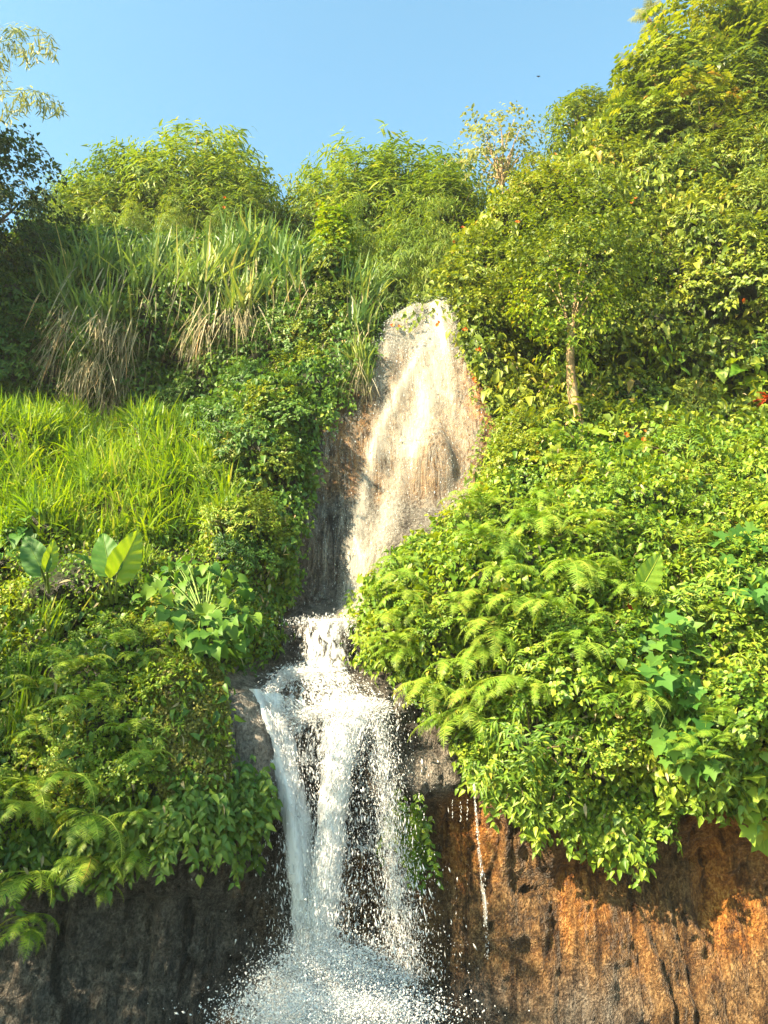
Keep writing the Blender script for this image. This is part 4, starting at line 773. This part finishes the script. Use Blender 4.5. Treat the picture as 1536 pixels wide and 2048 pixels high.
elephant("cluster of big lime elephant ear leaves lit through on the slope", (1310, 850), 16.3, [(1345, 832, 1362, 788, -.3, .1, (-.3, -1, .3), .95, 'lime'), (1295, 830, 1268, 812, -.5, -.2, (0, -.6, .8), 1.1, 'lime'), (1312, 838, 1320, 800, -.35, .1, (-.5, -.8, .2), .7, 'lime'), (1370, 830, 1372, 800, -.2, .1, (.5, -.8, .2), .7, 'lime')])
elephant("single drooping elephant ear leaf hanging below the lime cluster", (1330, 870), 16., [(1325, 866, 1322, 898, -.35, -.1, (.3, -1, .2), .55, 'lime')])
elephant("flat pale elephant ear leaf lying beside the foot of the tree", (1200, 880), 16., [(1182, 862, 1222, 868, -.5, -.3, (0, -.5, .9), .8, 'lime')])
def rosette(label, cat, name, base_px, spec, tpl, mat, stem=True, group=None):
    "spec rows: (u, v, size, out) leaf centres; a plant whose leaves stand in front of the slope"
    b, nn = hit(*base_px); r = empty(name, b); tag(r, label, cat, group); s = Soup(); st = Soup()
    sp = np.array(spec, float); P = []
    for u, v, sz, out in sp:
        h_, _ = hit(u, v); dd = np.linalg.norm((h_ if h_ is not None else b) - CAM) - out; P.append(CAM + ray(u, v) * dd - b)
    P = np.array(P); k = len(P); D = np.array([0, -.35, -.7]) + rng.normal(0, .45, (k, 3)) + (P - P.mean(0)) * .35
    leaves(s, tpl, P, D, np.array([0, -.75, .65]) + rng.normal(0, .42, (k, 3)), sp[:, 2], np.clip(.5 + rng.normal(0, .17, k), 0, 1)); s.build("foliage", M[mat], r)
    for i in range(0, k, 5): tube(st, curve(nn * .02, P[i], n=7, bend=(0, -.05, .08)), np.linspace(.014, .005, 7), 4)
    st.build("stem", M['stalk'], r); return r
def cloud(poly, n, mind, size, out, seed): return [(u, v, rng.uniform(*size), rng.uniform(*out)) for u, v in spots(poly, n, mind, seed)]
T_BIG = T_heart(.85, .14, .28)
rosette("broad-leaved shrub with large heart-shaped leaves beside the mossy bank", "shrub", "heart_leaf_shrub", (410, 1250), cloud([(300, 1150), (340, 1118), (450, 1125), (500, 1190), (510, 1270), (470, 1300), (400, 1300), (280, 1200)], 200, 10, (.17, .30), (.2, .95), 61), T_BIG, 'broad')
rosette("low patch of rounded dark leaves at the edge of the grass bank", "leafy plant", "heart_leaf_plant", (25, 1080), cloud([(-30, 1040), (60, 1035), (80, 1075), (40, 1110), (-30, 1110)], 26, 15, (.26, .38), (.1, .4), 62), T_BIG, 'blue')
rosette("pale round-leaved plant above the red dracaena", "leafy plant", "round_leaf_plant", (1490, 770), cloud([(1440, 735), (1500, 715), (1550, 730), (1560, 790), (1500, 785), (1450, 775)], 24, 18, (.38, .52), (.2, .6), 63), T_BIG, 'lime')
rosette("drooping large-leaved plant hanging in front of the dark hollow", "leafy plant", "round_leaf_plant", (1330, 720), cloud([(1250, 680), (1340, 660), (1380, 720), (1330, 770), (1270, 760)], 34, 16, (.26, .38), (.25, .7), 64), LANCE, 'lime')
rosette("leafy sprig with long pointed leaves reaching over the upper fall", "leafy plant", "leafy_sprig", (985, 950), cloud([(935, 930), (985, 895), (1030, 920), (1010, 965), (950, 980)], 40, 9, (.26, .36), (.15, .5), 65), LANCE, 'olive')
rosette("star-leaved vine with blue-green lobed leaves over the creepers", "vine", "star_leaf_vine", (1380, 1330), cloud([(1300, 1240), (1370, 1230), (1390, 1330), (1400, 1480), (1430, 1540), (1330, 1520), (1300, 1420), (1290, 1330)], 120, 13, (.18, .33), (.4, .9), 66), STAR, 'blue')
rosette("star-leaved vine with darker lobed leaves at the edge of the slope", "vine", "star_leaf_vine", (1480, 1110), cloud([(1430, 1060), (1560, 1030), (1570, 1180), (1500, 1200), (1440, 1170), (1430, 1110)], 70, 14, (.22, .36), (.4, .9), 67), STAR, 'blue')
rosette("star-leaved vine with few leaves hanging above the orange rock", "vine", "star_leaf_vine", (1500, 1600), cloud([(1460, 1560), (1560, 1520), (1570, 1660), (1490, 1670), (1460, 1630)], 22, 18, (.26, .36), (.4, .8), 68), STAR, 'lime')
o = tree("vine_column", at(668, 505, 18.6), (.42, .42, 1.55), hit(655, 650)[0], .07, 'creeper', OVATE, .15, 330, 10, 'bark_dark', 4, spread=.32, fork=.2, hollow=.35, droop=.9); tag(o, "tall column of bright vines rising from the canes left of the upper fall", "vine")
rosette("flowering branch hanging over the lip of the upper fall", "branch", "leafy_branch", (915, 600), cloud([(800, 610), (860, 560), (940, 560), (930, 640), (870, 625), (820, 660), (795, 655)], 80, 8, (.13, .22), (.15, .7), 72), OVATE, 'olive')
rosette("leafy branch drooping along the sunny edge of the upper fall", "branch", "leafy_branch", (960, 700), cloud([(900, 640), (960, 640), (985, 760), (955, 745), (915, 690)], 70, 8, (.13, .22), (.15, .6), 73), OVATE, 'olive')
mim = empty("mimosa", hit(1425, 1480)[0]); tag(mim, "feathery pale green mimosa with fine leaflets among star-leaved vines", "mimosa")
mf = [frond_mesh(.42, .11, e, dr, 26, 'fern', "frond") for e, dr in ((40, 1.4), (20, 1.0), (60, 1.7))]
for u, v in cloud([(1350, 1480), (1390, 1430), (1460, 1420), (1480, 1470), (1440, 1520), (1370, 1540)], 40, 12, (1, 1), (0, 1), 69) and spots([(1350, 1480), (1390, 1430), (1460, 1420), (1480, 1470), (1440, 1520), (1370, 1540)], 40, 12, 69):
    c = bpy.data.objects.new("frond", mf[rng.integers(3)]); COL.objects.link(c); c.parent = mim; h_, _ = hit(u, v); c.location = CAM + ray(u, v) * (np.linalg.norm(h_ - CAM) - rng.uniform(.6, 1.0)) - np.array(mim.location); c.rotation_euler = (rng.normal(0, .2), rng.normal(0, .3), rng.normal(0, .9))
dr = empty("dracaena", hit(1528, 830)[0]); tag(dr, "red dracaena with a rosette of pointed leaves at the edge of the slope", "dracaena")
s = Soup(); k = 36; ribbons(s, np.tile([0, -.3, .25], (k, 1)) + rng.normal(0, .05, (k, 3)), rdir(k) * np.array([1, .6, .7]) + np.array([0, -.4, .5]), .35 + .2 * rng.random(k), .06, .5, rng.random(k), 5); s.build("foliage", M['red'], dr); s = Soup(); tube(s, curve((0, 0, -.1), (0, -.3, .3)), .025, 6); s.build("stem", M['bark'], dr)
b = hit(1258, 1235)[0]; dl = empty("withered_leaf", b); tag(dl, "withered rust-red leaf hanging below the lone elephant ear leaf", "leaf")
s = Soup(); P0_ = CAM + ray(1257, 1208) * (np.linalg.norm(b - CAM) - .4) - b; leaves(s, T_BIG, np.array([P0_]), np.array([[.1, -.1, -1]]), np.array([[.7, -.8, .1]]), .2, .3); tube(s, curve((0, 0, .35), P0_, n=6), .006, 4); s.build("blade", M['red'], dl)

# ------------------------------------------------------------------ trees
def at_base(u, vtop, Y):
    "a spot on the cliff-top plateau at that depth under the pixel"
    p_ = at(u, vtop, Y); x = p_[0]; zc = zcrest(x); yc = np.interp(x, xs, GY[-1]); return np.array([x, Y, zc + .04 * max(0, Y - yc) - .3]), p_[2]
t = tree("slender_tree", at(1135, 520, 16.6), (2.0, 1.7, 1.45), hit(1160, 858)[0], .125, 'olive', OVATE, .11, 520, 14, 'bark', 9, spread=.55, fork=1.12, hollow=.15, bendv=(-.12, 0, 0), lf=.2); tag(t, "slender tree with a pale sunlit trunk and a spreading olive crown", "tree")
s = Soup(); d = rdir(120); C = at(1128, 600, 15.9) - np.array(t.location) + d * np.array([.85, .3, .5]); twig_leaves(s, C, d, 10, OVATE, .11, .45, droop=.7); d = rdir(45); C = at(1128, 690, 16.4) - np.array(t.location) + d * np.array([.42, .35, .55]); twig_leaves(s, C, d, 9, LANCE, .18, .3, droop=.9); s.build("lower_foliage", M['creeper'], t)
bs, zt = at_base(1000, 215, 21.5); t = tree("sparse_tree", at(998, 300, 21.5), (1.2, 1.0, 1.4), bs, .07, 'pale', OVATE, .15, 190, 8, 'bark', 30, spread=.35, fork=.7, hollow=.25); tag(t, "sparse pale-leaved tree standing against the sky above the upper fall", "tree")
BV = [bamboo(7.2, 9, 46, 2.0, leaf=.36, dome=620), bamboo(7.2, 9, 52, 2.4, leaf=.36, dome=700), bamboo(7.2, 8, 50, 1.7, leaf=.34, dome=560)]
its = []
for u, vt, Y, w in [(130, 380, 23.5, .9), (185, 372, 25, .9), (245, 345, 26, .9), (310, 330, 25, 1), (385, 292, 26, 1.1), (450, 335, 25, 1), (505, 372, 24.5, .9), (350, 400, 22.6, .7), (440, 420, 22.4, .6), (270, 410, 22.6, .7), (620, 395, 25, .7), (660, 375, 26, .9), (720, 360, 26.5, 1), (780, 352, 26, 1), (840, 358, 25.5, 1), (890, 375, 24.5, .9), (700, 410, 22.4, .7), (810, 400, 22.3, .7), (870, 430, 21.4, .6), (200, 430, 22.3, .6)]:
    b, zt = at_base(u, vt, Y); hgt = max(1.5, zt - b[2]); o = dup(BV[rng.integers(3)]); o.location = b; sz = hgt / 7.7; o.scale = (sz * w * 1.05, sz * w, sz); o.rotation_euler = (0, 0, rng.random() * 6.28)
    tag(o, None, "bamboo", "bamboo along the skyline"); its.append((o, u, vt))
label_all(its, "feathery skyline bamboo")
for q in BV: wipe(q)
# leaning bamboo entering top left, and the dark tree below it
o = bamboo(9.5, 6, 85, 4.2, 'pale', .28, lean=(.95, .1, 0), t0=.45); p_ = at(60, 90, 17); o.location = (p_[0] - 3.9, 17, p_[2] - 7.7); tag(o, "tall leaning bamboo with pale drooping sprays against the sky", "bamboo")
bs, zt = at_base(300, 385, 24); o = bamboo(6.3, 3, 30, 3.6, 'bamboo', .26, lean=(-1, 0, 0)); o.location = bs + np.array([-.6, 0, .6]); tag(o, "thin bamboo stems leaning out over the canes towards the dark tree", "bamboo")
# the big trees on the left bank; most of them stand outside the picture and shade the left wall
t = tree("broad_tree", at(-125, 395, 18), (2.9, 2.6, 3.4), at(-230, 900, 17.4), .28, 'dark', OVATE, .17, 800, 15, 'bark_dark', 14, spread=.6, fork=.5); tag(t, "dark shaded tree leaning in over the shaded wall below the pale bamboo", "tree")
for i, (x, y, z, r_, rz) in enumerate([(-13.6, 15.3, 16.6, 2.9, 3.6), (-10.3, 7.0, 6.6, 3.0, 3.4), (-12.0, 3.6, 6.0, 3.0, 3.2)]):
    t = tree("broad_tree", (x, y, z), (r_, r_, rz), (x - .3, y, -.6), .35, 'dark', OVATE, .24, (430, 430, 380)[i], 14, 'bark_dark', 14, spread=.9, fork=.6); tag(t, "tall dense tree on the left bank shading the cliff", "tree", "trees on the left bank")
# trees on the upper right skyline
UT = [tree("leafy_tree", (0, 0, 3.2), (2.0, 1.8, 2.0), (0, 0, 0), .13, 'bamboo', LANCE, .30, 430, 13, 'bark', 12, spread=.85, droop=1.0, hollow=.2), tree("broad_leaf_tree", (0, 0, 3.4), (1.7, 1.6, 1.9), (0, 0, 0), .13, 'olive', LOBED, .62, 120, 6, 'bark', 12, spread=.6, droop=.6), tree("broad_leaf_tree", (0, 0, 3.2), (1.6, 1.5, 1.9), (0, 0, 0), .12, 'olive', LANCE, .30, 330, 11, 'bark', 12, spread=.55, droop=.8)]
its = []
for u, vt, Y, k, sc in [(250, 355, 25.2, -1, .9), (330, 345, 25.6, -1, 1.), (395, 312, 25.4, -1, 1.1), (465, 352, 25, -1, .95), (505, 395, 24.4, -1, .7), (180, 405, 24.4, -1, .7), (650, 385, 25.2, -1, .8), (720, 350, 25.5, -1, .95), (790, 338, 25.4, -1, 1.), (855, 345, 25, -1, .95), (895, 375, 24, -1, .7), (1390, 30, 22.0, 0, 1.0), (1330, 120, 21.6, 0, .9), (1280, 230, 21.2, 0, .8), (1450, 130, 21.0, 1, .9), (1520, 60, 21.4, 0, 1.), (1480, 10, 22.4, 1, 1.), (1230, 300, 20.8, 1, .7), (1150, 200, 23.5, 1, .7), (1195, 205, 23.6, 1, .65), (1080, 330, 20.8, 1, .55), (1380, 190, 20.6, 0, .8), (1560, 180, 20.6, 1, .9), (1440, 250, 20.2, 1, .7), (1320, 330, 20., 1, .6), (1530, 320, 19.8, 1, .7), (1590, -20, 22, 0, 1.), (1110, 360, 20.2, 0, .45)]:
    p_ = at(u, vt, Y); o = dup(UT[k + 1]); o.location = p_ - np.array([0, 0, 5.0 * sc]); o.scale = [sc] * 3; o.rotation_euler = (0, 0, rng.random() * 6.28); tag(o, None, "tree", "trees on the right skyline"); its.append((o, u, vt))
label_all(its, "leafy high tree")
for q in UT: wipe(q)
PF = [frond_mesh(1.5, .38, e, dr_, 30, 'pale', "frond", .1) for e, dr_ in ((65, 1.2), (40, 1.3), (15, 1.1), (80, .9))]
for (u, v, Y), lab in (((1298, 40, 22.9), "topmost spiky palm poking out of the skyline trees"), ((1268, 140, 22.6), "lower spiky palm with dry grey fronds sticking out of the skyline trees")):
    p_ = at(u, v, Y); r = empty("palm", p_ + np.array([0.3, 0, -3.])); tag(r, lab, "palm", "palms on the skyline"); s = Soup(); tube(s, curve((0, 0, -.5), (-.3, 0, 3.)), .09, 8); s.build("trunk", M['bark_dark'], r)
    for i in range(14):
        c = bpy.data.objects.new("frond", PF[rng.integers(4)]); COL.objects.link(c); c.parent = r; c.location = (-.3, 0, 3.); c.rotation_euler = (rng.normal(0, .1), rng.normal(0, .1), i * .449 + rng.normal(0, .1)); c.scale = [.62] * 3
# bird in the sky
b = at(1077, 153, 60.); r = Soup(); r.add([[-.22, 0, .06], [0, -.1, 0], [0, .1, 0], [.22, 0, .05], [0, -.16, .02], [0, .2, .02], [0, 0, -.03]], [[0, 1, 2], [3, 2, 1], [4, 6, 1], [5, 2, 6], [1, 6, 2]])
m, n, N, Lk = new_mat("dark_feather"); p = N("ShaderNodeBsdfPrincipled"); p.inputs["Base Color"].default_value = (.04, .035, .03, 1); o = N("ShaderNodeOutputMaterial"); Lk(p.outputs[0], o.inputs[0])
o = r.build("bird", m); o.location = b; tag(o, "tiny dark bird flying in the clear blue sky", "bird")

# ------------------------------------------------------------------ the moist air
m, n, N, Lk = new_mat("haze_air"); p = N("ShaderNodeVolumePrincipled"); p.inputs["Color"].default_value = (.93, .95, .97, 1); p.inputs["Density"].default_value = .0005; p.inputs["Anisotropy"].default_value = .2; o = N("ShaderNodeOutputMaterial"); Lk(p.outputs[0], o.inputs["Volume"])
bpy.ops.mesh.primitive_cube_add(size=1, location=(0, 65, 16.5)); hz = bpy.context.object; hz.name = "haze"; hz.scale = (310, 260, 36); hz.data.materials.append(m); tag(hz, "thin sunlit haze hanging over the whole valley", "haze", kind="stuff")

m, n, N, Lk = new_mat("mist_air"); p = N("ShaderNodeVolumePrincipled"); p.inputs["Color"].default_value = (.95, .96, .97, 1); p.inputs["Density"].default_value = .10; o = N("ShaderNodeOutputMaterial"); Lk(p.outputs[0], o.inputs["Volume"])
bpy.ops.mesh.primitive_ico_sphere_add(subdivisions=4, radius=1, location=at(668, 2010, 12.3)); ms = bpy.context.object; ms.name = "spray_mist"; ms.scale = (1.35, .9, .85); ms.data.materials.append(m); tag(ms, "white spray mist drifting over the splash at the foot of the fall", "mist", kind="stuff")
